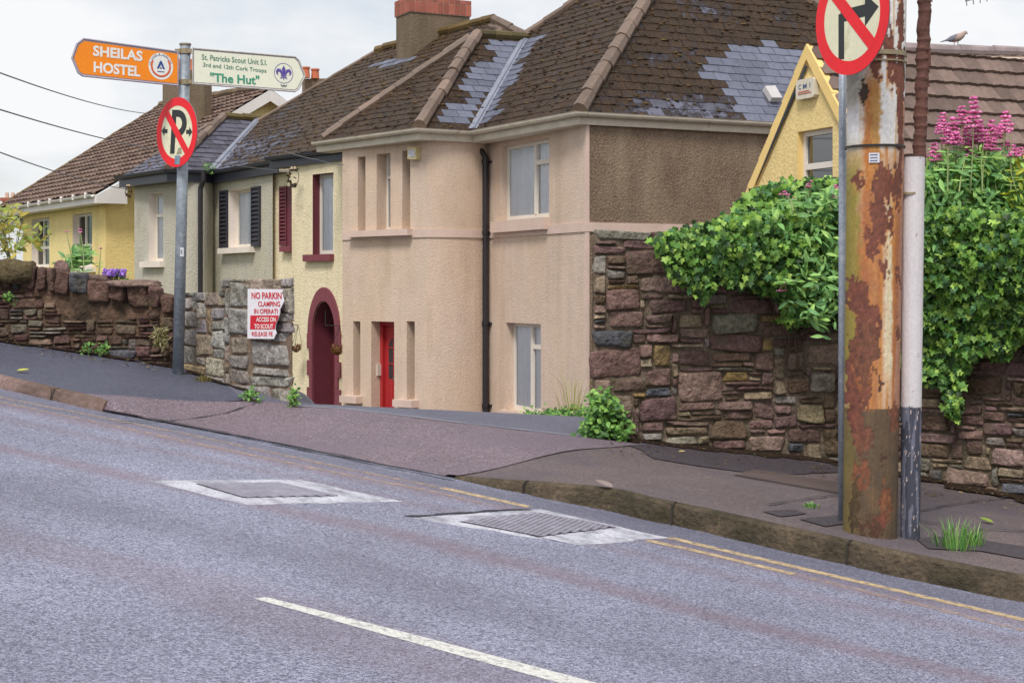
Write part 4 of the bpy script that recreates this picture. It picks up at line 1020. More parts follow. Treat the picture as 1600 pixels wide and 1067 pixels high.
# ---- yellow cottage on the left
yc=thing('yellow_cottage','pale yellow cottage with white eaves and brown concrete-tiled roof at the far left','house',V((-10.5,39,-3.3)))
mat_yel=render_mat('yellow_roughcast',S(244,224,160,1),S(244,212,140,1),.6,24)
yz=2.24; Y0=V(((165-800)/F*36.9,36.9,0)); Yd=V((-.66,1,0)).normalized(); Yr=V((1,.66,0)).normalized()
def along(P,d,u):
    k=(u-800)/F; return P+d*((k*P.y-P.x)/(d.x-k*d.y))
Y1=along(Y0,Yd,36); wY=Wall(Y1,Y0,ZB,yz-.12); mb=MB(); j1=wY.hole(49.5,77,343,418,.2,2); j2=wY.hole(113.5,144,335.5,418,.2,2); wY.make(mb)
Yg=Y0+Yr*8.4; apg=Y0+Yr*4.15; apz=(HV-148)/F*apg.y
mb.face([Y0+V((0,0,ZB)),Yg+V((0,0,ZB)),Yg+V((0,0,yz-.1)),apg+V((0,0,apz)),Y0+V((0,0,yz-.1))])
mb.build('wall',[mat_yel,dark,whr],yc)
for h in (j1,j2):
    wd=window(yc,wY,h,(.42,),((0,.4),(1,.4)),.06,curtg,(.3,1),gm=glass)
sill(yc,wY,wY.uv(108,425)[0],wY.uv(150,425)[0],j2[2],.13,.1,whr)
eP=Y0-Yr*.35-Yd*.35; eP.z=yz; eQ=along(Y0,Yd,17); eQ=eQ-Yr*.35; eQ.z=yz; rP=apg-Yd*.3; rP.z=apz+.12
plY=plane3(eP,eQ,rP); rQ=plY.hit(252,166); 
tilem=slate_mat('brown_concrete_tile',S(74,56,42),S(98,76,54),.5,.72,5,.8)
tprof=lambda f: .018*math.sin(2*math.pi*f)
random.seed(14)
mb=MB(); roof(mb,[eP,rP,rQ,eQ],eP-eQ,.3,.3,.05,colf_moss(.38,base=(112,92,82)),prof=tprof,ns=4,half=False,rnd=.3)
mb.face([rP,rQ,rQ+Yr*5+V((0,0,-3)),rP+Yr*5+V((0,0,-3))],hipc); mb.build('roof',tilem,yc)
mb=MB(); ridge(mb,rQ+up_,rP+up_,.11,.4,S(104,84,58)[:3]+(.4,)); ridge(mb,eQ+up_*.5,rQ+up_*.5,.06,.3,S(104,84,58)[:3]+(.4,)); mb.build('ridge_tiles',hipm,yc)
upv=M('white_upvc',S(226,220,216),.4,.05)
mb=gutter([eQ-V((0,0,.03)),eP-V((0,0,.03))],1,.06); 
for k in range(9):
    q=eQ.lerp(eP,(k+.5)/9); mb.box((q.x-.06,q.y-.1,q.z-.03),(.05,.15,.14))
mb.build('gutter',upv,yc); mb=fascia([eQ-V((0,0,.03)),eP-V((0,0,.03))],1,.2,.03,.3); mb.build('fascia',upv,yc)
mb=MB(); f0=eP+V((0,0,-.05)); 
mb.prism([f0+V((0,0,-.18)),f0+Yr*.75+V((0,0,-.18)),f0+Yr*.75+V((0,0,.42)),f0],-Yd*.04)
mb.prism([f0+V((0,0,.0))+Yr*.7+V((0,0,.22)),rP+V((0,0,-.32)),rP+V((0,0,-.03)),f0+Yr*.6+V((0,0,.42))],-Yd*.035)
rr=Yg+Yr*.35-Yd*.35; rr.z=yz
mb.prism([rP+V((0,0,-.32)),rr+V((0,0,-.15)),rr+V((0,0,.15)),rP+V((0,0,-.03))],-Yd*.035)
mb.build('bargeboard',upv,yc)
mb=MB(); vc=along(apg-Yd*.02,Yr,401); mb.box((vc.x,vc.y,(HV-166)/F*vc.y),(.2,.03,.2),rz=math.atan2(.66,1)); mb.build('air_brick',M('vent_cream',S(206,184,120),.7,.3,40),yc)
chimney(yc,320,254,331,198,110,39.6,None,(),dl=V((-1,-.15,0)),dr=V((1,1.1,0)))
chm=chimney(yc,322,277,326,108,93,39.8,None,(),dl=V((-1,-.15,0)),dr=V((1,1.1,0)),mat=terra)
chimney(yc,508,472,516,180,123,44,None,((-1.5,.12,.3),(.3,.12,.28)),dl=V((-1,.05,0)),dr=V((1,1,0)))
mb=MB(); pA=eQ+V((.15,.05,-.1)); mb.tube([pA,pA+V((.25,.1,-.15)),pA+V((.55,.3,-.35)),pA+V((.6,.35,-3))],.04,8); mb.build('downpipe',upv,yc)
# ---- distant white house at far left
fw=thing('distant_white_house','small distant white-gabled house with red brick chimney at the far left edge','house',V((-22,62,-3.3)))
mb=MB(); Yf=62.0; gz_=[(-60,460),(-60,385),(-12,335),(4,352),(60,392),(60,460)]
mb.prism([W(u,v,Yf) for u,v in [(-60,520),(60,520),(60,372),(24,336),(-10,366),(-60,410)]],(0,7,0)); mb.build('wall',M('far_white_render',S(226,228,232),.8,.05),fw)
mb=MB(); 
for a,b in (((24,332),(62,372)),((24,332),(-62,412))):
    A,B=W(*a,Yf-.25),W(*b,Yf-.25); mb.prism([A,B,B+V((0,7.5,0)),A+V((0,7.5,0))],(0,0,.22))
mb.build('roof',M('far_slate',S(76,70,72),.8,.2,3),fw)
mb=MB(); p=W(20,340,63); mb.box((p.x,p.y,p.z+.2),(.62,.7,1.1)); mb.box((p.x,p.y,p.z+.72),(.78,.85,.14)); ch=mb.build('chimney',brick,fw)
for k in (-.24,0,.24): mb=MB(); mb.tube([V((p.x+k,p.y,p.z+.78)),V((p.x+k,p.y,p.z+1.02))],[.09,.075],8); mb.build('chimney_pot',M('pale_pot',S(206,180,160),.8),ch)
# ---- yellow gabled cottage on the right
rc=thing('yellow_gabled_cottage','warm yellow steep-gabled cottage behind the ivy, with large brown roof tiles','house',V((3.5,18,-2)))
mat_y2=render_mat('warm_yellow_roughcast',S(240,214,152,.99),S(238,206,138,.99),.6,26,.04,.6)
y2s=M('warm_yellow_smooth',S(240,206,132,.98),.7,.05,3)
gd=V((-.45,1,0)).normalized(); R0=W(1345,300,17.4); R0.z=0; Lf=along(R0,gd,1140); wR=Wall(Lf,R0,-2.6,.55)
tA,zA_=wR.uv(1265,72); tL,zL=wR.uv(1150,352); 
sl=(zA_-zL)/(tA-tL); mb=MB()
hw=wR.hole(1237,1301,208,330,.22,0)
wt0,wt1,wzb,wzt=hw[:4]
def zline(t): return zA_-abs(t-tA)*sl-.02
# gable wall made in strips round the window
tR=tA+(tA-tL)*.95
wt0=wR.uv(1253,210)[0]-.09; 
def col_(ta,tb,zlo):
    n=max(1,int((tb-ta)/.08))
    for i in range(n):
        a,b=ta+(tb-ta)*i/n,ta+(tb-ta)*(i+1)/n
        mb.face([wR.pt(a,zlo),wR.pt(b,zlo),wR.pt(b,max(zlo,zline(b))),wR.pt(a,max(zlo,zline(a)))])
zb2=-1.2
col_(tL-.35,wt0,zb2); col_(wt0,tA if tA<wt1 else wt1,wzt); 
if tA<wt1: col_(tA,wt1,wzt)
col_(wt1,tR+.35,zb2)
if True:
    mb.face([wR.pt(wt0,zb2),wR.pt(wt1,zb2),wR.pt(wt1,wzb),wR.pt(wt0,wzb)])
    for (A,B) in (((wt0,wzb),(wt0,wzt)),((wt0,wzt),(wt1,wzt)),((wt1,wzt),(wt1,wzb))):
        mb.face([wR.pt(*A),wR.pt(*B),wR.pt(*B,.14),wR.pt(*A,.14)],mi=2); mb.face([wR.pt(*A,.14),wR.pt(*B,.14),wR.pt(*B,.5),wR.pt(*A,.5)],mi=1)
    mb.face([wR.pt(wt0,wzb,.5),wR.pt(wt1,wzb,.5),wR.pt(wt1,wzt,.5),wR.pt(wt0,wzt,.5)],mi=1)
mb.build('wall',[mat_y2,dark,y2s],rc)
window(rc,wR,(wt0,wt1,wzb,wzt,.14),(),((0,.55),(0,.2)),.06,None,gm=glassg)
# raised verge band
mb=MB(); bw=.2
for sgn in (-1,1):
    far_t=tA+sgn*(tA-tL)*1.1; n=7
    for i in range(n):
        a,b=tA+(far_t-tA)*i/n,tA+(far_t-tA)*(i+1)/n
        za=zA_-abs(a-tA)*sl; zb_2=zA_-abs(b-tA)*sl; st=.035
        q=[wR.pt(a,za+.02,-.05),wR.pt(b,zb_2+.02+st*.6,-.05),wR.pt(b,zb_2-bw*sl*.62,-.05),wR.pt(a,za-bw*sl*.62,-.05)]
        if i==0: q[3]=wR.pt(a,za-bw*sl*.62,-.05)
        mb.prism(q,wR.n*.1)
        pass
mb.build('verge',y2s,rc)
mb=MB(); a=wR.pt(*wR.uv(1263,104),-.03); b=wR.pt(*wR.uv(1178,300),-.03); mb.tube([a,b],.017,6); mb.build('cable',M('blue_grey_cable',S(70,78,92),.5),rc)
# alarm box with letters
mb=MB(); t0,zt=wR.uv(1251,127); t1,zb=wR.uv(1280,152)
oc=[(0,.12),(.1,0),(.9,0),(1,.12),(1,.88),(.9,1),(.1,1),(0,.88)]
mb.prism([wR.pt(t0+(t1-t0)*x,zb+(zt-zb)*y,-.001) for x,y in oc][::-1],-wR.n*.07); albox=mb.build('alarm_box',M('alarm_cream',S(216,206,186),.6,.1,6,stain=S(150,120,90),sscale=12,srange=(.62,.7)),rc)
FONT=None
def lettering(text,M4,width,height,mat,parent,name='lettering',bold=0.0,ext=.0015,align='CENTER',sx=None,space=1.0,shear=0):
    cu=bpy.data.curves.new('txt','FONT'); cu.body=text; cu.size=1; cu.align_x='LEFT'; cu.offset=bold; cu.extrude=0; cu.space_character=space; cu.shear=shear; cu.resolution_u=3
    ob=bpy.data.objects.new('txt',cu); COL.objects.link(ob); dg=bpy.context.evaluated_depsgraph_get(); dg.update(); me=bpy.data.meshes.new_from_object(ob.evaluated_get(dg)); bpy.data.objects.remove(ob); bpy.data.curves.remove(cu)
    xs_=[v.co.x for v in me.vertices]; ys_=[v.co.y for v in me.vertices]; x0,x1,y0,y1=min(xs_),max(xs_),min(ys_),max(ys_)
    kx=width/(x1-x0); ky=height/(y1-y0)
    mb=MB(); vs=[M4@V(((v.co.x-(x0+x1)/2)*kx,(v.co.y-(y0+y1)/2)*ky,0)) for v in me.vertices]; mb.add(vs,[tuple(p.vertices) for p in me.polygons]); bpy.data.meshes.remove(me)
    return mb.build(name,mat,parent)
def frame4(o,x,y):   # local x right, y up, on a sign face
    x=x.normalized(); y=y.normalized(); z=x.cross(y); m=Matrix.Identity(4)
    for i in range(3): m[i][0]=x[i]; m[i][1]=y[i]; m[i][2]=z[i]; m[i][3]=o[i]
    return m
ink_blue=M('ink_blue',S(70,90,130),.6,0,fvar=0); ink_red=M('ink_red',S(196,110,90),.6,0,fvar=0)
cxx=(t0+t1)/2; cz_=(zb+zt)/2
for k_,ch_ in enumerate('CMI'): lettering(ch_,frame4(wR.pt(cxx+(k_-1)*(t1-t0)*.27,cz_+.03,-.074),wR.d,V((0,0,1))),(t1-t0)*(.15,.2,.035)[k_],.06,ink_blue,albox,name='letter',bold=.01)
lettering('SECURITY',frame4(wR.pt(cxx,cz_-.05,-.074),wR.d,V((0,0,1))),(t1-t0)*.7,.028,ink_red,albox) if False else None
mb=MB(); mb.obox(wR.pt(cxx-(t1-t0)*.36,cz_-.06,-.074),wR.d*(t1-t0)*.7,-wR.n*.002,V((0,0,.012))); mb.obox(wR.pt(cxx-(t1-t0)*.36,cz_-.035,-.074),wR.d*(t1-t0)*.6,-wR.n*.002,V((0,0,.01))); mb.build('faded_lettering',ink_red,albox)
# roofs : small slopes of the gable and the large tiled roof behind
dn=wR.n; ax_=wR.pt(tA,zA_,-.02); lo=wR.pt(tL-.3,zline(tL-.3),-.02); hi=wR.pt(tR+.3,zline(tR+.3),-.02)
tile2=slate_mat('large_concrete_tile',S(84,66,54),S(110,88,70),.6,.8,6,.85)
random.seed(21)
mb=MB(); cfl=colf_moss(.32,base=(116,98,90),nk=1.0); lp=lambda f: .02*(1-abs(2*f-1))*1.0+ (.012 if f>.9 else 0)
roof(mb,[lo,ax_,ax_+dn*4,lo+dn*4],dn,.25,.25,.04,cfl,prof=lp,ns=4,half=False)
roof(mb,[hi,ax_,ax_+dn*4,hi+dn*4],dn,.25,.25,.04,cfl,prof=lp,ns=4,half=False)
ra_=W(1280,62,20.4); rb_=W(1760,101,21.15); ra_.z=rb_.z=(HV-83)/F*20.65
plM=plane_pitch(ra_,rb_,-42)
# plane through the ridge falling toward the street
rdv=(rb_-ra_).normalized(); nout=V((rdv.y,-rdv.x,0)); 
if nout.y>0: nout=-nout
dnv=nout*math.cos(rad(40))-V((0,0,1))*math.sin(rad(40)); SLn=4.0
v1=ra_.lerp(rb_,.86)
roof(mb,[ra_+dnv*SLn,rb_+dnv*SLn,rb_,ra_],rb_-ra_,.31,.27,.045,cfl,prof=lp,ns=4,half=False)
mb.face([ra_,rb_,rb_-nout*3+V((0,0,-2.5)),ra_-nout*3+V((0,0,-2.5))],cfl(ra_))
mb.build('roof',tile2,rc)
rcap=M('ridge_cap_grey',attr=True,rough=.85,var=.25,vs=5,bp=.5)
mb=MB(); ridge(mb,ra_+V((0,0,.06)),rb_+V((0,0,.03)),.08,.45,S(146,132,132),.006,10); mb.build('ridge_tiles',rcap,rc)
mb=MB(); mb.tube([ra_+dnv*.16+V((0,0,.03)),rb_+dnv*.16+V((0,0,.03))],.028,6,S(196,180,160)); mb.build('ridge_mortar',rcap,rc)
# cross roof and its valley at the right edge
plMn=Plane(ra_,rdv.cross(dnv)); va=plMn.hit(1607,168); vb=plMn.hit(1568,240)
nM=plMn.n if plMn.n.z>0 else -plMn.n
mb=MB(); dvv=(vb-va).normalized(); sdv=dvv.cross(nM).normalized()*.04
mb.prism([va+sdv+nM*.09,va-sdv+nM*.09,vb-sdv+dvv*1.2+nM*.09,vb+sdv+dvv*1.2+nM*.09],nM*.02); mb.build('valley_flashing',lead,rc)
mb=MB(); xr=va+V((2.2,-.2,.25)); roof(mb,[vb+dvv*1.2+nM*.07,vb+dvv*1.2+nM*.07+V((3,-1.2,.2)),va+V((2.6,-.6,.4)),va+nM*.07],V((1,-.4,.05)),.3,.27,.045,cfl,prof=lp,ns=4,half=False); mb.build('cross_roof',tile2,rc)
# walls under the large roof
mb=MB(); eA=ra_+dnv*(SLn-.3); eB=rb_+dnv*(SLn-.3); mb.face([V((eA.x,eA.y,-2.6)),V((eB.x,eB.y,-2.6)),eB,eA]); mb.build('front_wall',mat_y2,rc)
mb=MB(); bA,bB=lo+dn*.0,lo+dn*4; mb.face([V((bA.x,bA.y,-2.6)),V((bB.x,bB.y,-2.6)),bB,bA]); mb.build('side_wall',mat_y2,rc)
exec_tail=True
# ------------------------------------------------------------------ rusty pole with its pipes and sign
def pbase(u,v): 
    p=Gp(u,v,.12); return onground(p.x,p.y)
RP=pbase(1359,833); RY=RP.y
root=thing('rusty_pole','thick steel pole at the kerb, flaking white paint, orange rust, dark lower band','pole',RP)
def rust_color(x,v,sd=0):
    # x: -1..1 across the pole, v: height in photo rows; returns colour and paint thickness
    n1=noise.noise(V((x*2.2,v/38,3))); n2=noise.fractal(V((x*5,v/17,7)),1,2,4); n3=noise.noise(V((x*14,v/90,1))); n4=noise.fractal(V((x*9,v/9,2)),1,2,3)
    xx=x+.13*n2+.05*n4; vv=v+22*n2+12*n4
    def mixf(a,b,f): f=max(0,min(1,f)); return tuple(a[i]+(b[i]-a[i])*f for i in range(3))
    white=(238,234,232); cream=(232,222,190); orange=(190,118,56); yell=(204,156,88); rust=(122,70,54); bright=(120,74,54); algae=(150,138,58); dk=(82,70,56); pinkr=(164,104,84)
    h=1.0
    if v<635:
        c=white
        st=smooth(.10,.5,noise.noise(V((x*7+2,v/260,5)))+.25*smooth(60,420,v)-.08)
        c=mixf(c,yell,st*.9); c=mixf(c,orange,smooth(.35,.7,noise.noise(V((x*6+9,v/300,8)))+.35*smooth(90,300,v)))
        if v>95: c=mixf(c,orange,smooth(-.72,-.5,xx)*(1-smooth(-.15,0,xx))*smooth(95,150,v)*(1-smooth(430,470,v)*.3)*.95); c=mixf(c,yell,smooth(-.42,-.32,xx)*(1-smooth(-.1,-.02,xx))*smooth(120,170,v)*.8)
        if 100<v<300: c=mixf(c,white,smooth(.02,.06,x)*(1-smooth(.46,.5,x))*smooth(135,150,v)*(1-smooth(228,232,v)))
        if v>225: c=mixf(c,orange,.5*smooth(225,250,v))
        c=mixf(c,cream,smooth(.2,.25,xx)*(1-smooth(.42,.5,xx))*smooth(300,330,v)*(1-smooth(560,630,v))*.85)
        c=mixf(c,pinkr,smooth(.55,.65,xx)*smooth(150,180,v)*.6)
        c=mixf(c,pinkr,.35+.3*n1 if (x<.0 and v>300) else 0)
        c=mixf(c,algae,smooth(-.55,-.85,xx)*smooth(200,300,v)*.9*(1-smooth(560,640,v)*.5))
        c=mixf(c,(90,80,50),smooth(-.6,-.9,xx)*smooth(90,110,v)*(1-smooth(150,190,v))*.5)
    else:
        c=dk; c=mixf(c,(110,84,60),.5+.6*n1); c=mixf(c,algae,smooth(-.5,-.9,xx)*.45); c=mixf(c,(120,96,60),smooth(.1,.5,n3)*.5)
    B=[(-.15,75,.16,28,rust),(.18,72,.20,22,rust),(.30,100,.16,38,rust),(.66,60,.15,80,rust),(.72,150,.22,60,rust),(.62,115,.2,28,rust),(-.25,95,.2,30,rust),(-.62,147,.14,16,(70,50,34)),
       (.75,230,.13,90,rust),(.05,290,.36,30,rust),(.58,292,.2,34,rust),(-.75,283,.18,14,rust),(-.1,330,.28,30,rust),(.0,360,.34,26,rust),(-.3,382,.25,20,rust),(.35,350,.16,24,rust),(.15,420,.18,12,rust),
       (.1,600,.12,8,(80,50,34)),(-.7,460,.35,26,rust),(-.35,500,.42,26,rust),(-.45,540,.5,36,bright),(-.6,590,.4,50,rust),(-.5,570,.3,30,bright),(-.8,630,.22,30,rust),(.7,430,.12,10,rust),(.78,520,.1,12,rust),
       (.68,655,.26,22,bright),(-.5,680,.34,26,bright),(-.75,655,.2,18,rust),(-.55,735,.32,20,(128,78,52)),(.35,780,.28,26,(130,82,54)),(.1,808,.3,14,rust),(-.2,822,.5,12,(84,56,38)),(-.8,795,.16,30,(80,64,40)),(.25,712,.16,7,(80,50,34)),(-.7,770,.2,16,(84,66,40))]
    for (bx,bv,rx,rv,col) in B:
        d=((xx-bx)/rx)**2+((vv-bv)/rv)**2
        if 1<=d<1.9 and v>bv and v<640 and abs(xx-bx)<rx: c=mixf(c,orange,.55*(1.9-d))
        if d<1:
            k=1+.16*n4+.12*n2; c=tuple(q*k for q in col); h=0.0; 
            if d>.86: c=mixf(c,(60,44,34),.4)
    g=1+.07*n4+.05*noise.noise(V((x*40,v/2.5,0)))
    return S(*[max(5,min(255,q*g)) for q in c],.84),h
def painted_tube(name,par,p0,p1,r0,r1,cf,nc=110,nr=440,disp=.0025):
    vs=[];cs=[]; 
    for j in range(nr+1):
        f=j/nr; c=p0.lerp(p1,f); r=r0+(r1-r0)*f; v=HV-F*c.z/c.y
        for i in range(nc):
            a=2*math.pi*i/nc; x=math.cos(a); fr=x if math.sin(a)<0 else (2-x if x>0 else -2-x)
            col,h=cf(fr if abs(fr)<=1 else fr,v); rr=r+disp*h-.0015*noise.noise(V((x*9,math.sin(a)*9,c.z*9))); vs.append((c.x+rr*math.cos(a)-par.location.x,c.y+rr*math.sin(a)-par.location.y,c.z-par.location.z)); cs+=list(col)
    fs=[(j*nc+i,j*nc+(i+1)%nc,(j+1)*nc+(i+1)%nc,(j+1)*nc+i) for j in range(nr) for i in range(nc)]
    me=bpy.data.meshes.new(name); me.from_pydata(vs,[],fs); at=me.color_attributes.new('col','FLOAT_COLOR','POINT'); at.data.foreach_set('color',cs); me.polygons.foreach_set('use_smooth',[True]*len(fs)); me.update()
    return me
polem=M('weathered_pole_paint',attr=True,rough=.72,var=.06,vs=9,fvar=.12,fs=70,bp=.35,bs=60,bd=.006)
ptop=W(1373,-160,RY)
me=painted_tube('pole',root,RP-V((0,0,.05)),ptop,.1400,.153,rust_color); me.materials.append(polem); o=bpy.data.objects.new('pole_shaft',me); COL.objects.link(o); o.parent=root
steel=M('steel_band',S(150,136,110),.45,.2,10,metal=.5); blk=M('black_cable_tie',S(40,38,38),.5)
def ring(v,r,hh,mat,name,par,uc,Y=RY,sag=0,h2=1.0):
    c=W(uc,v,Y); mb=MB(); n=40; vs=[]
    for i in range(n):
        a=2*math.pi*i/n
        for rr,zz in ((r,-hh),(r+.006,-hh),(r+.006,hh),(r,hh)): vs.append(c+V((rr*math.cos(a),rr*math.sin(a),zz+sag*math.cos(a))))
    mb.add(vs,[(i*4+k,((i+1)%n)*4+k,((i+1)%n)*4+(k+1)%4,i*4+(k+1)%4) for i in range(n) for k in range(4)]); return mb.build(name,mat,par)
ring(88,.1545,.012,steel,'steel_band',root,1369); ring(231,.154,.006,blk,'cable_tie',root,1367); ring(100,.1545,.004,steel,'steel_band',root,1369)
c=W(1332,250,RY); mb=MB(); 
for k in range(7):
    a0=-2.0+.05*k; R_=.1575
    f=lambda a,z: W(1367,z,RY)+V((R_*math.cos(a),R_*math.sin(a),0))
    mb.face([f(a0,258),f(a0+.05,258),f(a0+.05,243),f(a0,243)])
stk=mb.build('sticker',M('sticker_white',S(214,214,222),.5,.05),root)
mb=MB(); R_=.159
for zz in (246,250.5,255):
    mb.face([f(-1.96,zz+1.2),f(-1.72,zz+1.2),f(-1.72,zz-1.0),f(-1.96,zz-1.0)])
mb.build('sticker_print',M('sticker_ink',S(110,116,136),.6),stk)
# white capping and conduit to the right
cap=thing('cable_capping','white metal cable capping beside the rusty pole, painted dark and chipped at the foot','pipe',pbase(1421,839))
capY=cap.location.y-.03
def cap_color(x,v):
    n=noise.fractal(V((x*6,v/14,9)),1,2,4); n5=noise.noise(V((x*30,v/6,4)))
    if v<635+2*n: c=(206,200,202) if n+.3*n5<.85 else (126,104,92)
    else:
        c=(62,64,76); m=noise.noise(V((x*3,v/60,2)))
        if m>.12: c=(104,106,122)
        if n+.5*n5>.58: c=(196,176,170)
    return S(*c),(1 if v<635 else .5)
me=painted_tube('capping',cap,V((cap.location.x-.004,capY,cap.location.z-.02)),W(1427,247,capY),.05,.060,cap_color,64,300,.001); me.materials.append(M('capping_paint',attr=True,rough=.6,var=.05,fvar=.08,bp=.15)); o=bpy.data.objects.new('capping',me); COL.objects.link(o); o.parent=cap
mb=MB(); c=W(1427,247,capY); mb.tube([c,c+V((0,0,.004))],.060,24); mb.build('capping_end',M('capping_end',S(150,146,150),.6),cap)
mb=MB(); c=W(1421,303,capY); mb.tube([c-V((0,0,.006)),c+V((0,0,.006))],.0625,24); mb.build('clip_band',steel,cap)
cond=thing('wrapped_conduit','reddish brown tape-wrapped conduit rising above the white capping','pipe',W(1431,260,capY+.02))
random.seed(2); mb=MB(); zpx=258; prev=None; pts=[];rr=[]
k=0
while zpx>-170:
    f=(258-zpx)/420; u=1436+16*f*.9+ (1.0*math.sin(k*.7)); pts.append(W(u,zpx,capY+.03)); rr.append(.033+(.004 if k%3==0 else 0)+random.uniform(-.002,.002)); zpx-=5; k+=1
mb.tube(pts,rr,16)
for i in range(26):
    v=random.uniform(-20,200); q=W(1436+16*(258-v)/420*.9+random.choice([-9,9,8]),v,capY+.02); s_=random.uniform(.008,.022); mb.face([q,q+V((s_*.6,-.004,-s_*.4)),q+V((s_*.5,.002,s_*1.3)),q+V((-s_*.2,0,s_))])
mb.box(W(1449,90,capY+.02),(.03,.03,.1)); mb.build('conduit',M('rust_red_tape',S(98,64,55),.85,.25,9,.2,60,.6,40,stain=S(70,44,38),sscale=5),cond)
# galvanised post and no-right-turn sign
galv=M('galvanised_steel',S(150,158,170),.5,.12,8,.2,60,metal=.15,stain=S(176,182,190),sscale=20,srange=(.5,.7))
gpst=thing('galvanised_post','slim galvanised post standing just left of the rusty pole','post',pbase(1315.5,814))
mb=MB(); b_=V(gpst.location); mb.tube([b_-V((0,0,.05)),W(1317,-40,b_.y-.02)],.0215,16); mb.build('post',galv,gpst,smooth=True)
redp=M('sign_red',S(232,14,30),.4,.06,6,.05,60); creamp=M('sign_cream_weathered',S(226,222,190),.5,.05,5,.05,60,stain=S(176,170,120),sscale=7,srange=(.55,.8)); blackp2=M('sign_black',S(34,38,36),.45,.1); alu=M('sign_back_alu',S(150,152,156),.5,.1,metal=.5)
def disc_sign(name,label,cu,cv,Y,xd,r,roll=0,cat='road sign'):
    c=W(cu,cv,Y); xd=V((xd[0],xd[1],0)).normalized(); up=V((0,0,1)); z=V((xd.y,-xd.x,0)); 
    if z.dot(c)>0: z=-z
    Rm=Matrix.Rotation(rad(roll),3,z); x=Rm@xd; y=Rm@up
    t=thing(name,label,cat,c); P=lambda a,b,d=0: c+x*a*r+y*b*r+z*d
    def circ(r0,r1,d,mat,nm,par,n=64):
        mb=MB()
        for i in range(n):
            a,b=2*math.pi*i/n,2*math.pi*(i+1)/n
            if r0==0: mb.face([P(0,0,d),P(r1*math.cos(a),r1*math.sin(a),d),P(r1*math.cos(b),r1*math.sin(b),d)])
            else: mb.face([P(r0*math.cos(a),r0*math.sin(a),d),P(r1*math.cos(a),r1*math.sin(a),d),P(r1*math.cos(b),r1*math.sin(b),d),P(r0*math.cos(b),r0*math.sin(b),d)])
        return mb.build(nm,mat,par)
    mb=MB(); mb.prism([P(math.cos(2*math.pi*i/64),math.sin(2*math.pi*i/64),-.004) for i in range(64)],z*.004); plate=mb.build('plate',alu,t)
    circ(0,.80,.0015,creamp,'sign_face',plate); circ(.76,1,.003,redp,'red_ring',plate)
    return t,plate,P,z,x,y
def flat(P,pts,d,mat,name,par): mb=MB(); mb.face([P(a,b,d) for a,b in pts]); return mb.build(name,mat,par)
s1,pl1,P1_,z1,x1_,y1_=disc_sign('no_right_turn_sign','round no-right-turn sign, black arrow under red bar, beside the rusty pole',1331,27,RY-.27,(.44,-.9),.30)
flat(P1_,[(-.36,-.70),(-.20,-.70),(-.20,.10),(-.36,.10)],.0022,blackp2,'arrow_stem',pl1)
flat(P1_,[(-.30,-.05),(.36,-.05),(.36,-.22),(.72,.06),(.36,.34),(.36,.16),(-.30,.16)],.0026,blackp2,'arrow_head',pl1)
flat(P1_,[(-.66,.50),(-.50,.66),(.66,-.50),(.50,-.66)],.0036,redp,'red_bar',pl1)
# ------------------------------------------------------------------ sign pole on the left
SP=pbase(278,584); SY=SP.y
sp=thing('sign_pole','tall galvanised signpost on the left pavement carrying two finger signs','post',SP)
stp=W(289.5,71,SY); mb=MB(); mb.tube([SP-V((0,0,.05)),stp],[.044,.041],20); mb.build('post',M('galvanised_pole',S(138,146,154),.5,.12,6,.2,40,.1,60,metal=.2,stain=S(170,176,182),sscale=16,srange=(.5,.7)),sp,smooth=True)
mb=MB(); mb.tube([stp,stp+V((0,0,.012))],.046,20); mb.build('post_cap',steel,sp)
mb=MB(); c=W(284.5,394,SY); R_=.0445
for k in range(5):
    a=-1.7+.13*k; q=lambda a,z: c+V((R_*math.cos(a),R_*math.sin(a),z)); mb.face([q(a,-.035),q(a+.13,-.035),q(a+.13,.035),q(a,.035)])
stq=mb.build('sticker',M('sticker_pale',S(206,206,210),.5,.05),sp)
mb=MB(); R_=.0455; mb.face([q(-1.6,-.02),q(-1.35,-.012),q(-1.35,.012),q(-1.62,.02)]); mb.build('sticker_print',M('sticker_ink_grey',S(130,130,140),.6),stq)
for v in (81,129): 
    mb=MB(); cc=W(289,v,SY); mb.tube([cc-V((0,0,.02)),cc+V((0,0,.02))],.047,20); mb.box(cc+V((.05,-.03,0)),(.04,.02,.03)); mb.box(cc+V((-.05,-.03,0)),(.04,.02,.03)); mb.build('clamp',steel,sp)
def vplane(pt,d): d=V((d[0],d[1],0)).normalized(); n=V((d.y,-d.x,0)); 
def vertical_plane(pt,d):
    d=V((d[0],d[1],0)).normalized(); n=V((d.y,-d.x,0)); 
    if n.dot(pt)>0: n=-n
    return Plane(pt,n)
def letter(text,pl,Lp,Rp,hpx,mat,par,e=.004,bold=.0,name='lettering',**k):
    a,b=pl.hit(*Lp),pl.hit(*Rp); x=(b-a); w_=x.length; n=pl.n if pl.n.dot(a)<0 else -pl.n; y=n.cross(x.normalized()).normalized()
    c=(a+b)/2; h=hpx/F*c.y; return lettering(text,frame4(c+n*e,x,y),w_,h,mat,par,name,bold,**k)
def finger(name,label,pl,outl,rim,face,border,inner):
    n=pl.n if pl.n.dot(pl.p)<0 else -pl.n; P=[pl.hit(*q) for q in outl]; c=sum(P,V((0,0,0)))/len(P); t=thing(name,label,'finger sign',c)
    mb=MB(); mb.prism(P,-n*.012); pt=mb.build('plate',rim,t)
    mb=MB(); mb.face([pl.hit(*q)+n*.002 for q in inner]); fc=mb.build('sign_face',face,pt)
    for i in range(len(P)): pass
    mb=MB(); mb.tube(P+[P[0]],.0075,6,caps=False); mb.build('rim',border,pt)
    return t,fc,n
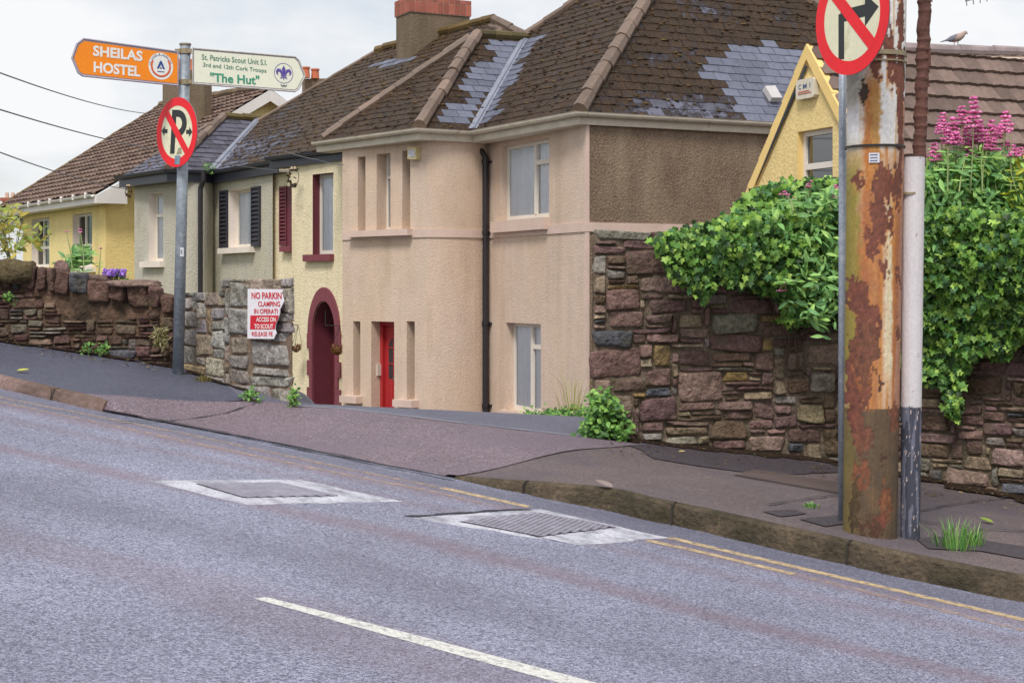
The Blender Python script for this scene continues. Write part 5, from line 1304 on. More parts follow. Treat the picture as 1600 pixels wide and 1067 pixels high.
org=M('sign_orange',S(255,144,6),.4,.04,4,.03,60); whp=M('sign_white',S(240,238,232),.45,.03); rimm=M('sign_rim_grey',S(172,164,176),.5,.1,6)
ptA=W(283,106,SY-.05); plh=vertical_plane(ptA,(.77,.64))
hs,hf,hn=finger('hostel_finger_sign','orange pointed finger sign reading SHEILAS HOSTEL, pointing left from the signpost','x' and plh,[(278,81.5),(130,61),(120,69),(112.5,91),(122,114),(129,119),(278,134)],rimm,org,rimm,[(277,84.5),(131,64.5),(123,71),(115.5,91),(124.5,112.5),(130,116),(277,131)])
letter('SHEILAS',plh,(145,79.5),(222.5,88.5),16.5,whp,hf,.004,.035); letter('HOSTEL',plh,(146,105),(219,112.5),17,whp,hf,.004,.035)
def disc_px(pl,n,cu,cv,rpx,d,mat,name,par,r0=0,a0=0,a1=360,kx=1):
    c=pl.hit(cu,cv); x=V((-n.y,n.x,0)).normalized(); 
    if x.x<0: x=-x
    R_=rpx/F*c.y; r0=r0/F*c.y; mb=MB(); k=48
    for i in range(k):
        a,b=rad(a0+(a1-a0)*i/k),rad(a0+(a1-a0)*(i+1)/k); q=lambda an,rr: c+x*rr*math.cos(an)+V((0,0,rr*math.sin(an)))+n*d
        mb.face([q(a,r0),q(a,R_),q(b,R_),q(b,r0)] if r0 else [c+n*d,q(a,R_),q(b,R_)])
    return mb.build(name,mat,par),c,x,R_
ringo=M('emblem_orange',S(226,96,40),.5); navy=M('emblem_blue',S(44,78,150),.5)
em,c,x,R_=disc_px(plh,hn,251,104,21,.003,whp,'emblem_disc',hf)
disc_px(plh,hn,251,104,17,.0045,ringo,'emblem_ring',em,14.2,150,400); disc_px(plh,hn,251,104,17.2,.0042,navy,'emblem_ring',em,16.6,0,360)
mb=MB(); k=R_/21; T=lambda a,b: c+x*a*k+V((0,0,b*k))+hn*.005
mb.face([T(-7,-4),T(-3.5,-4),T(0,3),T(3.5,-4),T(7,-4),T(1.8,7),T(0,9),T(-1.8,7)]); mb.face([T(-1.8,-4),T(1.8,-4),T(0,-.5)]); mb.face([T(-6,-9),T(6,-9),T(6,-7.8),T(-6,-7.8)]); mb.build('emblem_mark',navy,em)
inkn=M('emblem_ink',S(90,90,110),.6)
def arc_text(pl,n,txt,cu,cv,rpx,a0,a1,hpx,par,mat):
    c=pl.hit(cu,cv); x=V((-n.y,n.x,0)).normalized(); x=x if x.x>0 else -x; k=len(txt)
    for i,ch in enumerate(txt):
        if ch==' ': continue
        a=rad(a0+(a1-a0)*i/(k-1)); rr=rpx/F*c.y; p=c+x*rr*math.cos(a)+V((0,0,rr*math.sin(a)))+n*.0046; yv=(x*math.cos(a)+V((0,0,math.sin(a)))); xv=yv.cross(n).normalized()
        if xv.dot(x*math.sin(a)-V((0,0,math.cos(a))))<0: xv=-xv
        lettering(ch,frame4(p,xv,yv),hpx*.75/F*c.y*(.4 if ch in 'I.' else 1),hpx/F*c.y,mat,par,bold=.01)
arc_text(plh,hn,'AN OIGE · IRELAND',251,104,18.9,175,20,2.6,em,inkn)
ptB=W(297,103,SY-.05); pls=vertical_plane(ptB,(.86,.51))
scr=M('sign_pale_cream',S(236,236,214),.45,.04,5,.03,60); rim2=M('sign_rim_pale',S(186,180,172),.6,.2,14,stain=S(110,90,70),sscale=14,srange=(.6,.7)); grn=M('sign_green_ink',S(60,150,120),.5,0,fvar=0); grn2=M('sign_green_text',S(84,136,112),.5,0,fvar=0); purp=M('emblem_purple',S(92,76,160),.5,0,fvar=0)
ss,sf,sn=finger('scout_finger_sign','pale cream pointed finger sign with green lettering and a purple emblem, pointing right','y' and pls,[(301,76),(461,89.5),(467,95),(476.5,119),(466,140),(461,143.5),(301,131)],rimm,scr,rim2,[(303,79),(460,92),(465,97),(474,119),(464,138),(460,140.5),(303,128.5)])
letter('St. Patricks Scout Unit S.I.',pls,(315,89.5),(417,98.5),8.6,grn2,sf,.004,.012); letter('3rd and 12th Cork Troops',pls,(317,102.5),(416,112),8.4,grn2,sf,.004,.012); letter('"The Hut"',pls,(328,121),(405,126),14.5,grn,sf,.004,.025)
em,c,x,R_=disc_px(pls,sn,443,115,15.8,.0035,purp,'emblem_ring',sf,15.0)
k=R_/15.8; T=lambda a,b: c+x*a*k*1.0+V((0,0,b*k))+sn*.0045; mb=MB()
mb.face([T(0,12),T(3,6.5),T(2.6,0),T(1.5,-3),T(-1.5,-3),T(-2.6,0),T(-3,6.5)])
for sg in (-1,1):
    prv=None; arc=[(3,-2.5,1.2),(4,1,1.6),(6,4.2,2.2),(9,4.8,2.4),(11.2,2.4,2.0),(11,-1,1.2),(9,-2.6,.5)]
    L1=[];L2=[]
    for i,(a,b,w_) in enumerate(arc):
        a0,b0=arc[max(0,i-1)][:2]; a1,b1=arc[min(len(arc)-1,i+1)][:2]; dx,dy=a1-a0,b1-b0; l=math.hypot(dx,dy); L1.append((sg*(a-dy/l*w_),b+dx/l*w_)); L2.append((sg*(a+dy/l*w_),b-dx/l*w_))
    for i in range(len(arc)-1): mb.face([T(*L1[i]),T(*L1[i+1]),T(*L2[i+1]),T(*L2[i])])
    mb.face([T(sg*1.2,-4.6),T(sg*4.6,-6),T(sg*6,-8.6),T(sg*3.4,-8),T(sg*.9,-6)])
mb.face([T(-5,-3.2),T(5,-3.2),T(5,-4.4),T(-5,-4.4)]); mb.face([T(0,-4.6),T(1.4,-7),T(0,-11),T(-1.4,-7)]); mb.build('emblem_flower',purp,em)
mb=MB(); c2=T(0,-19); mb.tube([T(-5.5,-17.5),T(-2,-19.5),T(0,-18),T(2,-19.5),T(5.5,-17.5)],.002,5); mb.tube([T(-4,-20.5),T(0,-20),T(4,-20.5)],.002,5); mb.build('emblem_knot',inkn,em)
for pp in (plh,pls): pass
s2,pl2_,P2_,z2,x2_,y2_=disc_sign('no_parking_sign','round no-parking sign, black P with side arrows under a red bar, on the signpost',276.5,207,SY-.09,(.73,-.68),.268,roll=-5)
mb=MB(); q_=lambda pts: mb.face([P2_(a,b,.0022) for a,b in pts]); q_([(-.28,-.62),(-.06,-.62),(-.06,.64),(-.28,.64)])
for k in range(16):
    a,b=-math.pi/2+math.pi*k/16,-math.pi/2+math.pi*(k+1)/16; e=lambda t,r: (.02+ r*math.cos(t)*1.15,.25+r*math.sin(t)) 
    q_([e(a,.39),e(b,.39),e(b,.19),e(a,.19)])
q_([(-.06,.44),(.02,.44),(.02,.64),(-.06,.64)]); q_([(-.06,-.14),(.02,-.14),(.02,.06),(-.06,.06)]); mb.build('letter_p',blackp2,pl2_)
for sg in (-1,1): flat(P2_,[(sg*a,b+.02) for a,b in ((.46,-.06),(.6,-.06),(.6,-.15),(.76,0),(.6,.15),(.6,.06),(.46,.06))],.0024,blackp2,'arrow',pl2_)
flat(P2_,[(-.66,.50),(-.50,.66),(.66,-.50),(.50,-.66)],.0036,redp,'red_bar',pl2_)
flat(P2_,[(-.02,-.92),(.24,-.92),(.24,-.66),(-.02,-.66)],.0042,M('sticker_blue_grey',S(120,140,156),.5,.4,30),'sticker',pl2_)
flat(P2_,[(.04,-.64),(.3,-.6),(.26,-.42),(.12,-.46)],.0030,M('sticker_residue',S(150,146,120),.7,.2,30),'sticker_residue',pl2_)
# clamping notice, torn along its right side
pa,pb=WLg[1],WLg[-1]; pa=V((pa.x,pa.y,0)); pb=V((pb.x,pb.y,0)); d_=(WLg[2]-WLg[1]); plw=vertical_plane(WLg[2]+V((0,-.10,0)),(WLg[3].x-WLg[1].x,WLg[3].y-WLg[1].y))
tear=[(443,452),(439.7,458.5),(443.5,470.7),(441,476),(437,484),(436.5,491),(435,496),(430.5,507),(429.5,515),(431.5,521),(427.5,529.5)]
no=[(387,451.5)]+tear+[(386.5,529)]
nn_=plw.n if plw.n.dot(plw.p)<0 else -plw.n; Pn=[plw.hit(*q) for q in no]; c=sum(Pn,V((0,0,0)))/len(Pn)
ns_=thing('clamping_notice','torn white and red no-parking clamping notice fixed to the grey stone wall','notice',c)
mb=MB(); mb.prism(Pn,-nn_*.006); np_=mb.build('panel',M('notice_white',S(232,228,232),.5,.03),ns_)
redn=M('notice_red',S(206,34,52),.5,.05); 
mb=MB(); mb.face([plw.hit(*q)+nn_*.002 for q in ((391.5,492.8),(435.6,492.8),(435,496),(430.5,507),(429.6,514.6),(391,514.6))]); rb=mb.build('red_panel',redn,np_)
letter('NO PARKIN',plw,(393.5,461.7),(440.3,462.2),10.5,redn,np_,.003,.02); letter('CLAMPING',plw,(403.6,474.8),(438,475),8.2,redn,np_,.003,.015); letter('IN OPERATI',plw,(397.5,486.2),(434.3,486.5),7.8,redn,np_,.003,.015)
letter('ACCESS ON',plw,(401,499),(431.5,499.2),7.2,whp,rb,.004,.02); letter('TO SCOUT',plw,(398,509.8),(427.5,510),7.2,whp,rb,.004,.02); letter('RELEASE FE',plw,(394,521.6),(426.5,521.8),7,redn,np_,.003,.012)
# ------------------------------------------------------------------ foliage
leafm=leaf_mat('leaf')
IVY=[(0,0),(.28,-.12),(.5,.05),(.36,.3),(.62,.52),(.26,.6),(0,1.0),(-.26,.6),(-.62,.52),(-.36,.3),(-.5,.05),(-.28,-.12)]
LAN=[(0,0),(.13,.25),(.16,.5),(.1,.8),(0,1.05),(-.1,.8),(-.16,.5),(-.13,.25)]
OVA=[(0,0),(.25,.15),(.33,.42),(.22,.75),(0,1.0),(-.22,.75),(-.33,.42),(-.25,.15)]
def leaf(mb,p,n,t,s,col,shp=IVY,fold=.25,curl=.15):
    n=n.normalized(); t=(t-n*t.dot(n)).normalized(); b=t.cross(n); i=len(mb.v)
    mb.v.append(tuple(p+t*s*.4-n*0.0))
    for (x,y) in shp: mb.v.append(tuple(p+b*s*x+t*s*y+n*s*(fold*abs(x)-curl*y*y)))
    k=len(shp)
    for j in range(k): mb.f.append((i,i+1+j,i+1+(j+1)%k)); mb.c.append(col); mb.mi.append(0)
def rcol(cols):
    c=random.choice(cols); k=random.uniform(.7,1.25); return (c[0]*k,c[1]*k,c[2]*k,1)
IVC=[S(98,144,62,.9),S(82,126,52,.9),S(128,170,70,.95),S(62,98,44,.8),S(50,82,38,.7),S(160,194,90,1.0),S(138,178,84,.95),S(86,132,84,.9),S(112,156,80,.95)]
VLC=[S(140,184,104,.95),S(120,168,96,.95),S(160,198,108,.95),S(110,156,100,.95)]
YLC=[S(196,196,60,.85),S(170,186,64,.85),S(146,176,70,.85)]
def wallY(u):
    best=None
    for i in range(len(WR)-1):
        a,b=WR[i],WR[i+1]; k=(u-800)/F; dx,dy=b.x-a.x,b.y-a.y; t=(k*a.y-a.x)/(dx-k*dy)
        if i==0 and t<0 or 0<=t<=1 or i==len(WR)-2: return a.y+dy*t
    return 11
def scatter(mb,poly,n,depthf,size,cols,shp=IVY,out=V((0,-1,.25)),spread=.7,hang=V((0,0,-1)),hs=.6,edge=0):
    us=[p[0] for p in poly]; vs=[p[1] for p in poly]; k=0
    while k<n:
        u,v=random.uniform(min(us),max(us)),random.uniform(min(vs),max(vs))
        if not inpoly(u,v,poly): continue
        k+=1
        u0_,v0_=u,v; u+=random.gauss(0,3.2); v+=random.gauss(0,3.0); p=W(u,v,depthf(u,v)); nn=out+V((random.uniform(-1,1),random.uniform(-1,1),random.uniform(-1,1)))*spread; tt=hang+V((random.uniform(-1,1),random.uniform(-1,1),random.uniform(-1,1)))*hs
        leaf(mb,p,nn,tt,size*random.uniform(.6,1.3),rcol(cols),shp)
def ivy_depth(u,v):
    b=noise.noise(V((u/50,v/40,1)))*.5+.5; top=.30*smooth(560,380,v)
    th=.10+.2*b+top; return wallY(u)-.06-random.random()**.7*th
random.seed(77)
iv=thing('ivy','large dark green ivy draping over the top of the right rubble wall','ivy',W(1200,345,wallY(1200)))
mb=MB()
PL=[(1022,374),(1045,360),(1100,350),(1150,338),(1200,338),(1260,322),(1320,312),(1440,300),(1440,470),(1400,480),(1330,490),(1290,508),(1262,500),(1235,508),(1218,500),(1224,478),(1212,458),(1180,452),(1150,446),(1120,440),(1106,462),(1094,470),(1080,446),(1052,436),(1040,410)]
scatter(mb,PL,8200,ivy_depth,.045,IVC)
scatter(mb,[(1150,318),(1176,296),(1230,284),(1300,279),(1330,276),(1330,345),(1230,350),(1150,348)],2100,lambda u,v: wallY(u)+.15+random.random()*.5-.25*smooth(300,340,v),.055,IVC)
PR=[(1430,330),(1480,325),(1560,330),(1640,330),(1760,320),(1760,520),(1640,500),(1606,500),(1596,520),(1580,545),(1562,560),(1545,545),(1520,560),(1506,580),(1496,610),(1500,640),(1492,662),(1480,640),(1474,606),(1456,600),(1436,590),(1400,560),(1400,400)]
scatter(mb,PR,11500,ivy_depth,.048,IVC)
scatter(mb,[(1140,350),(1160,338),(1190,322),(1130,340),(1116,338)],60,lambda u,v: wallY(u)+.1,.06,IVC)
mb.build('leaves',leafm,iv)
mb=MB()
for (pts) in ([(1236,505),(1232,540),(1226,566)],[(1240,480),(1243,540),(1248,575)],[(1150,355),(1250,352),(1310,365)],[(1490,520),(1500,560),(1494,600)],[(1520,470),(1512,530),(1506,580)],[(1445,395),(1480,440),(1500,520)]):
    mb.tube([W(u,v,wallY(u)-.06) for u,v in pts],.006,5)
for i in range(40):
    u=random.uniform(1040,1720); v=random.uniform(350,420); pts=[]
    for k in range(6): pts.append(W(u,v,wallY(u)-.05-.02*k%3)); v+=random.uniform(8,24); u+=random.uniform(-9,9)
    if (u<1300 and v>450): continue
    mb.tube(pts,.005,5)
mb.build('stems',M('ivy_stem',S(92,76,56),.9),iv)
# valerian: leafy stems with tiers of pink flowers
petal=M('flower',attr=True,rough=.6,var=.1,fvar=.1)
PK=[S(214,104,166),S(226,124,180),S(196,86,144),S(236,150,194)]
def head(mb,p,s,tiers,cols=PK):
    for k in range(tiers):
        r=s*(.45+.85*k/max(1,tiers-1))*random.uniform(.75,1.15); z=-s*.62*k; m=int(14+20*k/tiers)
        for i in range(m):
            a=random.uniform(0,6.28); rr=r*math.sqrt(random.random()); 
            if k>1: rr=r*random.uniform(.35,1)
            q=p+V((rr*math.cos(a),rr*math.sin(a),z+random.uniform(-.1,.14)*s)); c=rcol(cols)
            mb.ball(q,s*random.uniform(.17,.27),c,5,3,(1.2,1.2,.7))
stemm=M('valerian_stem',S(136,150,96),.8)
def valerian(label,Y,base,heads,leaves,nleaf,name='valerian_plant',lc=VLC,group=None,dw=.25,sz=.07):
    # heads: (u,v,size px,tiers); leaves: polygon of the leafy part
    u0,v0=base; t=thing(name,label,'flowering plant',W(u0,v0,Y),group); lm=MB()
    for (u,v,s,ti) in heads:
        yy=Y-.1+random.uniform(-dw,dw)*.5; p=W(u,v,yy); b=W(u+(u0-u)*.25+random.uniform(-6,6),v0,yy+random.uniform(-.1,.1)); m=p.lerp(b,.5)+V((random.uniform(-.02,.02),0,0)); sm=MB(); fm_=MB(); sm.tube([b,m,p],[.006,.005,.003],5); st_=sm.build('stem',stemm,t)
        head(fm_,p,s*1.2/F*Y,ti); fm_.build('flower_head',petal,st_)
        for k in range(3):
            f=random.uniform(.35,.9); q=p.lerp(b,f); 
            for sg in (-1,1): leaf(lm,q,V((0,-.6,.8)),V((sg,random.uniform(-.4,.4),.5)),sz*random.uniform(.6,1.1),rcol(lc),LAN)
    if leaves: scatter(lm,leaves,nleaf,lambda u,v: Y+random.uniform(-dw,dw),sz,lc,LAN,V((0,-.8,.5)),.8,V((0,0,.5)),1.0)
    if leaves or heads: lm.build('leaves',leafm,t)
    return t
random.seed(31)
Yv=11.0
G='valerian growing on the right wall'
valerian('tall pink valerian on the right wall, tallest spire nearest the tiled ridge',Yv,(1520,300),[(1521,153,10,7),(1503,168,8,5),(1527,190,10,5),(1508,205,9,5),(1540,205,7,4),(1516,228,8,4),(1545,222,7,3)],[(1440,262),(1480,246),(1520,238),(1560,246),(1575,280),(1575,400),(1440,400)],1900,group=G,sz=.085,lc=VLC+VLC+VLC+YLC[2:])
valerian('pink valerian beside the white cable capping',Yv-.1,(1480,300),[(1473,178,7,5),(1489,186,10,6),(1470,197,7,3),(1481,205,8,4),(1461,226,8,4),(1463,246,6,2),(1496,212,7,3),(1509,243,5,1)],[(1432,270),(1470,254),(1500,262),(1500,380),(1432,400)],800,group=G,sz=.095)
valerian('pink valerian in front of the pale roof valley strip',Yv+.05,(1562,300),[(1571,176,9,5),(1549,190,9,5),(1558,200,7,4),(1569,200,8,2),(1552,222,8,3),(1575,222,8,2),(1578,207,4,1)],[(1530,262),(1580,246),(1600,262),(1600,380),(1530,380)],700,group=G,sz=.095)
valerian('reddish pink valerian with yellowing leaves at the right edge',Yv-.05,(1600,300),[(1585,228,7,4),(1596,232,6,3),(1578,240,5,2),(1620,220,9,5)],[(1572,262),(1600,248),(1680,240),(1760,250),(1760,360),(1572,330)],900,lc=YLC,group=G,sz=.08)
valerian('low pink valerian above the ivy, left of the galvanised post',wallY(1270)-.35,(1275,330),[(1226,300,5,2),(1231,306,4,1),(1264,288,5,2),(1268,283,4,1),(1305,290,5,2),(1302,305,5,2),(1240,310,3,1)],[(1200,345),(1250,318),(1310,300),(1330,350),(1330,430),(1290,420),(1250,400),(1235,360)],750,group=G,sz=.095)
valerian('pink flowering valerian sprig hanging low among the ivy',wallY(1225)-.38,(1245,440),[(1221,450,5,2),(1219,455,4,1),(1243,440,3,1),(1226,447,4,1)],[(1235,420),(1275,400),(1312,430),(1305,500),(1285,520),(1250,500),(1232,470)],380,group=G,sz=.085)
def bush(name,label,px,poly,n,size,cols,shp=OVA,dw=.2,off_=.12,cat='plant',Y=None,stems=6,hang=V((0,0,.3)),group=None,Yc=None):
    g=Gp(px[0],px[1],off_) if Y is None else W(px[0],px[1],Y); t=thing(name,label,cat,g,group); Yb=g.y; mb=MB()
    scatter(mb,poly,n,lambda u,v: Yb+random.uniform(-dw,dw),size,cols,shp,V((0,-.6,.7)),.7,hang,1.0); mb.build('leaves',leafm,t)
    mb=MB()
    us=[p[0] for p in poly]; vs=[p[1] for p in poly]
    for i in range(stems):
        u=random.uniform(min(us)*.8+max(us)*.2,max(us)*.8+min(us)*.2); v=random.uniform(min(vs),(min(vs)+max(vs))/2)
        mb.tube([g+V((random.uniform(-.05,.05),0,-.02)),W((u+px[0])/2,(v+px[1])/2+4,Yb),W(u,v,Yb+random.uniform(-dw,dw)*.5)],[.005,.004,.002],5)
    mb.build('stems',M('plant_stem',S(104,112,66),.8),t); return t
GRC=[S(112,158,76,.92),S(94,138,66,.88),S(138,182,88,.98),S(72,112,56,.82)]
bush('leafy_weed','dense bright green weed at the left foot of the right rubble wall',(945,684),[(906,684),(912,664),(920,640),(922,618),(940,608),(952,618),(968,628),(978,648),(986,668),(982,684)],1050,.044,GRC,dw=.2)
bush('leafy_weed','small green weed low against the rubble wall, right of the dense one',(1032,688),[(1006,688),(1014,664),(1024,654),(1034,664),(1050,666),(1056,680),(1052,690)],420,.042,GRC,dw=.08)
bush('leafy_weed','tiny green sprig growing out of the foot of the right wall',(1130,686),[(1122,676),(1124,664),(1132,668),(1140,682),(1132,688)],70,.04,GRC,dw=.04)
bush('leafy_weed','bright green weed where the grey wall meets the lane',(391,622),[(374,618),(380,612),(392,611),(402,616),(404,624),(380,624)],80,.03,GRC,dw=.06)
bush('leafy_weed','upright pale green weed at the grey wall end beside the cream house',(460,632),[(452,634),(455,615),(459,600),(463,612),(468,630)],70,.03,GRC,dw=.05)
bush('leafy_weed','low green weeds along the foot of the beige house wall',(868,652),[(815,650),(820,644),(860,643),(912,634),(918,650),(860,654)],420,.04,GRC,dw=.3,Y=14.2)
bush('yellow_shrub','sparse yellow-green shrub above the wall at the far left edge',(20,415),[(0,330),(16,322),(30,330),(40,352),(68,362),(74,378),(60,388),(40,380),(28,398),(8,396),(-20,380),(-40,350),(-20,330)],330,.085,[S(170,176,80,.85),S(196,176,76,.85),S(140,160,74,.85)],LAN,dw=.35,Y=14,stems=12,cat='shrub')
random.seed(8)
valerian('slender valerian with small crimson heads above the left coping stones',13.0,(122,432),[(104,362,4,1),(125,359,5,1),(126,363,4,1)],[(100,416),(106,396),(112,398),(124,392),(140,388),(142,400),(128,424),(104,424)],110,name='valerian_plant',sz=.09,dw=.1)
valerian('single bent valerian stem with a dark pink head before the yellow cottage corner',13.1,(148,430),[(157.5,388,4,1)],None,0,sz=.05,dw=.05)
t=bush('bellflower_clump','purple bellflower clump on top of the old wall',(178,434),[(160,436),(166,428),(190,426),(198,434)],70,.03,GRC,dw=.08,Y=12.9)
mb=MB()
for i in range(110): mb.ball(W(random.uniform(160,196),random.uniform(421,432),12.85+random.uniform(-.08,.08)),random.uniform(.008,.016),rcol([S(150,110,200),S(170,130,214),S(130,92,184)]),5,3)
mb.build('flowers',petal,t)
bush('roof_weed','green weed sprouting from the dark gutter of the grey house',(325,268),[(317,268),(318,258),(330,256),(334,266)],90,.06,GRC,LAN,dw=.1,Y=33.5,stems=4)
bush('dry_weed','dried straw-coloured weed clinging to the old wall left of the signpost',(249,538),[(240,535),(243,516),(250,510),(258,516),(260,535),(252,545)],160,.04,[S(150,140,92,.8),S(128,120,74,.8),S(170,160,120,.8)],LAN,dw=.05,Y=12.25)
for (px,lab) in (((14,466),'small green tuft growing from the face of the old wall near the left edge'),((136,546),'small green weed at the foot of the old wall, farther left'),((160,548),'small green weed at the foot of the old wall, nearer the signpost')):
    bush('wall_weed',lab,px,[(px[0]-7,px[1]+4),(px[0]-4,px[1]-6),(px[0]+5,px[1]-7),(px[0]+8,px[1]+4)],50,.03,GRC,dw=.04,Y=12.45)
# grass tuft at the kerb
def blades(name,label,p,n,h,r,cols,cat='grass tuft'):
    t=thing(name,label,cat,p); mb=MB()
    for i in range(n):
        a=random.uniform(0,6.28); rr=r*random.random()**.6; q=p+V((rr*math.cos(a),rr*math.sin(a),0)); hh=h*random.uniform(.45,1.15); lean=V((math.cos(a),math.sin(a),0))*hh*random.uniform(.1,.7)*(.4+rr/r); w_=.0035; b=V((-math.sin(a),math.cos(a),0))*w_; c=rcol(cols)
        p1=q+lean*.35+V((0,0,hh*.6)); p2=q+lean+V((0,0,hh*.95)); mb.face([q-b,q+b,p1+b*.8,p1-b*.8],c); mb.face([p1-b*.8,p1+b*.8,p2],c)
    mb.build('blades',leafm,t); return t
random.seed(4)
GC=[S(130,176,96,.9),S(104,156,80,.9),S(150,186,108,.9),S(84,130,66,.9)]
blades('grass_tuft','green grass tuft in the pavement right of the pole foot',pbase(1492,856),95,.15,.12,GC)
blades('grass_tuft','small thin grass sprig beside the larger tuft at the kerb',pbase(1522,852),50,.12,.05,GC)
blades('grass_tuft','flat little weed in a pavement crack left of the pole',pbase(1266,792),60,.03,.06,GC)
blades('grass_tuft','yellowish dead grass at the foot of the grey wall by the signpost',pbase(318,596),70,.05,.07,[S(150,136,80,.8),S(120,116,60,.8)])
blades('grass_tuft','thin stalks in front of the pebbledashed corner, beside the dense weed',W(893,640,13.5),26,.34,.12,[S(176,176,96,.85)])
# litter
def litter(px,s,col,label,cat='leaf',name='fallen_leaf',offv=.12,rot=0):
    p=Gp(*px,offv); p=onground(p.x,p.y,.012) if offv else V((p.x,p.y,plz(p.x,p.y)+.012)); mb=MB(); leaf(mb,p,V((.1,-.2,1)),V((math.cos(rot),math.sin(rot),0)),s,col,OVA,.3,-.2); o=mb.build(name,leafm,loc=p); tag(o,label,cat)
litter((26,573),.09,S(190,190,90),'yellow-green fallen leaf on the left pavement'); litter((958,764),.11,S(150,134,130),'grey-brown fallen leaf on the pavement near the kerb',rot=2.8); litter((1553,819),.09,S(140,160,70),'green fallen leaf on the pavement near the right edge',rot=3)
litter((1060,708),.05,S(190,170,110),'small pale leaf on the dark patch by the wall'); litter((1118,699),.05,S(176,150,90),'small ochre leaf at the wall foot',rot=1)
random.seed(55); mb=MB()
for i in range(620):
    if random.random()<.72: u=random.uniform(950,1700); v=684+(u-950)*.13+random.uniform(-2,26) if u<1310 else 722+(u-1310)*.19+random.uniform(0,26)
    else: u=random.uniform(0,300); v=536+u*.15+random.uniform(-2,9)
    p=Gp(u,v,.12); p=onground(p.x,p.y,.014); leaf(mb,p,V((random.uniform(-.4,.4),random.uniform(-.4,.4),1)),V((random.uniform(-1,1),random.uniform(-1,1),0)),random.uniform(.008,.032),rcol([S(120,96,66),S(86,66,48),S(150,130,96),S(70,56,44),S(110,104,70)]),OVA)
o=mb.build('leaf_litter',leafm); o['kind']='stuff'; o['label']='brown leaf crumbs and grit along the wall feet'
mb=MB(); a,b=Gp(1437,905),Gp(1488,918); a.z=plz(a.x,a.y)+.02; b.z=plz(b.x,b.y)+.02; mb.obox(a,(b-a),V((.004,.02,0)),V((0,0,.008))); o=mb.build('plastic_strip',M('white_plastic',S(214,220,232),.4),loc=a); tag(o,'thin white plastic strip lying in the gutter by the kerb','litter')
# extra rocks on the old wall
def rock(label,cu,cv,ru,rv,Y,col,name='rock'):
    c=W(cu,cv,Y); mb=MB(); mb.ball(c,1,col,18,12,(1,1,1)); k=(ru/F*Y,ru/F*Y*.7,rv/F*Y)
    vv=[]
    for q in mb.v:
        d=V(q)-c; n_=1+.28*noise.noise(d*1.6+V((cu,0,0)))+.1*noise.noise(d*4+V((0,cv,0))); f=lambda t: math.copysign(abs(t)**.75,t); vv.append(tuple(c+V((f(d.x)*k[0]*n_,f(d.y)*k[1]*n_,f(d.z)*k[2]*n_))))
    mb.v=vv; o=mb.build(name,STONE,loc=c,smooth=True); tag(o,label,'rock')
rock('purple pointed rock set on the old wall below the yellow cottage',96,424,13,16,12.75,pur); rock('pale grey rock on the old wall left of the purple pointed one',72,428,13,9,12.75,S(126,124,120)); rock('dark earthy mound of rock on the old wall at the left edge',24,425,30,20,12.7,S(96,84,60)); rock('flat purple slab lying along the old wall top',208,444,42,7,12.6,pur3); rock('flat brown slab on the old wall behind the bellflowers',150,437,26,8,12.8,pur2)
# ------------------------------------------------------------------ things fixed to the houses
def basket(label,cu,cv,r,Y,bx,bv):
    c=W(cu,cv,Y); t=thing('hanging_basket',label,'hanging basket',c,'dried-out baskets by the arched door'); R_=r/F*Y; mb=MB(); random.seed(int(cu))
    for i in range(260):
        a=random.uniform(0,6.28); b=random.uniform(-1.5,.2); rr=R_*random.uniform(.75,1.05); q=c+V((rr*math.cos(a)*math.cos(b),rr*math.sin(a)*math.cos(b),rr*math.sin(b))); leaf(mb,q,q-c,V((random.uniform(-1,1),random.uniform(-1,1),random.uniform(-1,1))),R_*.45,rcol([S(120,84,50),S(150,108,62),S(92,62,42)]),LAN)
    mb.build('moss_liner',leafm,t); mb=MB(); hk=W(bx,bv,Y)
    for k in range(3): a=2.1*k+.4; mb.tube([c+V((R_*math.cos(a),R_*math.sin(a),.02)),hk],.004,4)
    mb.build('chain',blk,t)
    mb=MB(); wl=V((hk.x+.0,hk.y+.0,hk.z)); mb.tube([hk,hk+V((-.30,.38,0))],.008,5); mb.tube([hk+V((-.30,.38,.28)),hk+V((-.30,.38,-.02))],.008,5); mb.build('bracket',blk,t)
kk=wK.uv(467,500); basket('brown dried hanging basket left of the arched door',463,541,9,29.5,466,508)
basket('larger brown hanging basket right of the arched door',527.5,543,11.5,28.4,530,509)
def ornament(label,cu,cv,r,Y):
    c=W(cu,cv,Y); t=thing('iron_wall_ornament',label,'iron ornament',c); R_=r/F*Y; mb=MB(); x=V((.8,-.6,0))
    mb.tube([c+x*R_*math.cos(a*.314)+V((0,0,R_*1.2*math.sin(a*.314))) for a in range(21)],.007,6,caps=False); mb.tube([c+V((0,.3,0)),c],.012,5); mb.build('ring',blk,t)
    mb=MB(); random.seed(int(cu))
    for i in range(60):
        a=random.uniform(.9,5.2); q=c+x*R_*math.cos(a)+V((0,0,R_*1.2*math.sin(a))); leaf(mb,q,V((random.uniform(-1,1),-1,random.uniform(-1,1))),V((random.uniform(-1,1),0,random.uniform(-1,1))),R_*.4,rcol([S(70,56,44),S(150,130,96),S(50,40,36)]),OVA)
    mb.build('leaf_trim',leafm,t)
    for k in (-.35,.25): mb=MB(); mb.tube([c+x*R_*k+V((0,0,R_*1.15)),c+x*R_*k+V((0,0,R_*1.5))],[.03,.022],8); mb.build('insulator',M('insulator',S(200,180,150),.4),t)
ornament('round wrought-iron ornament with leaves high on the cream house',459,277,11,29.6)
ornament('small twisted iron ornament on the corner between the grey house and the yellow cottage',201,299,7,34.6)
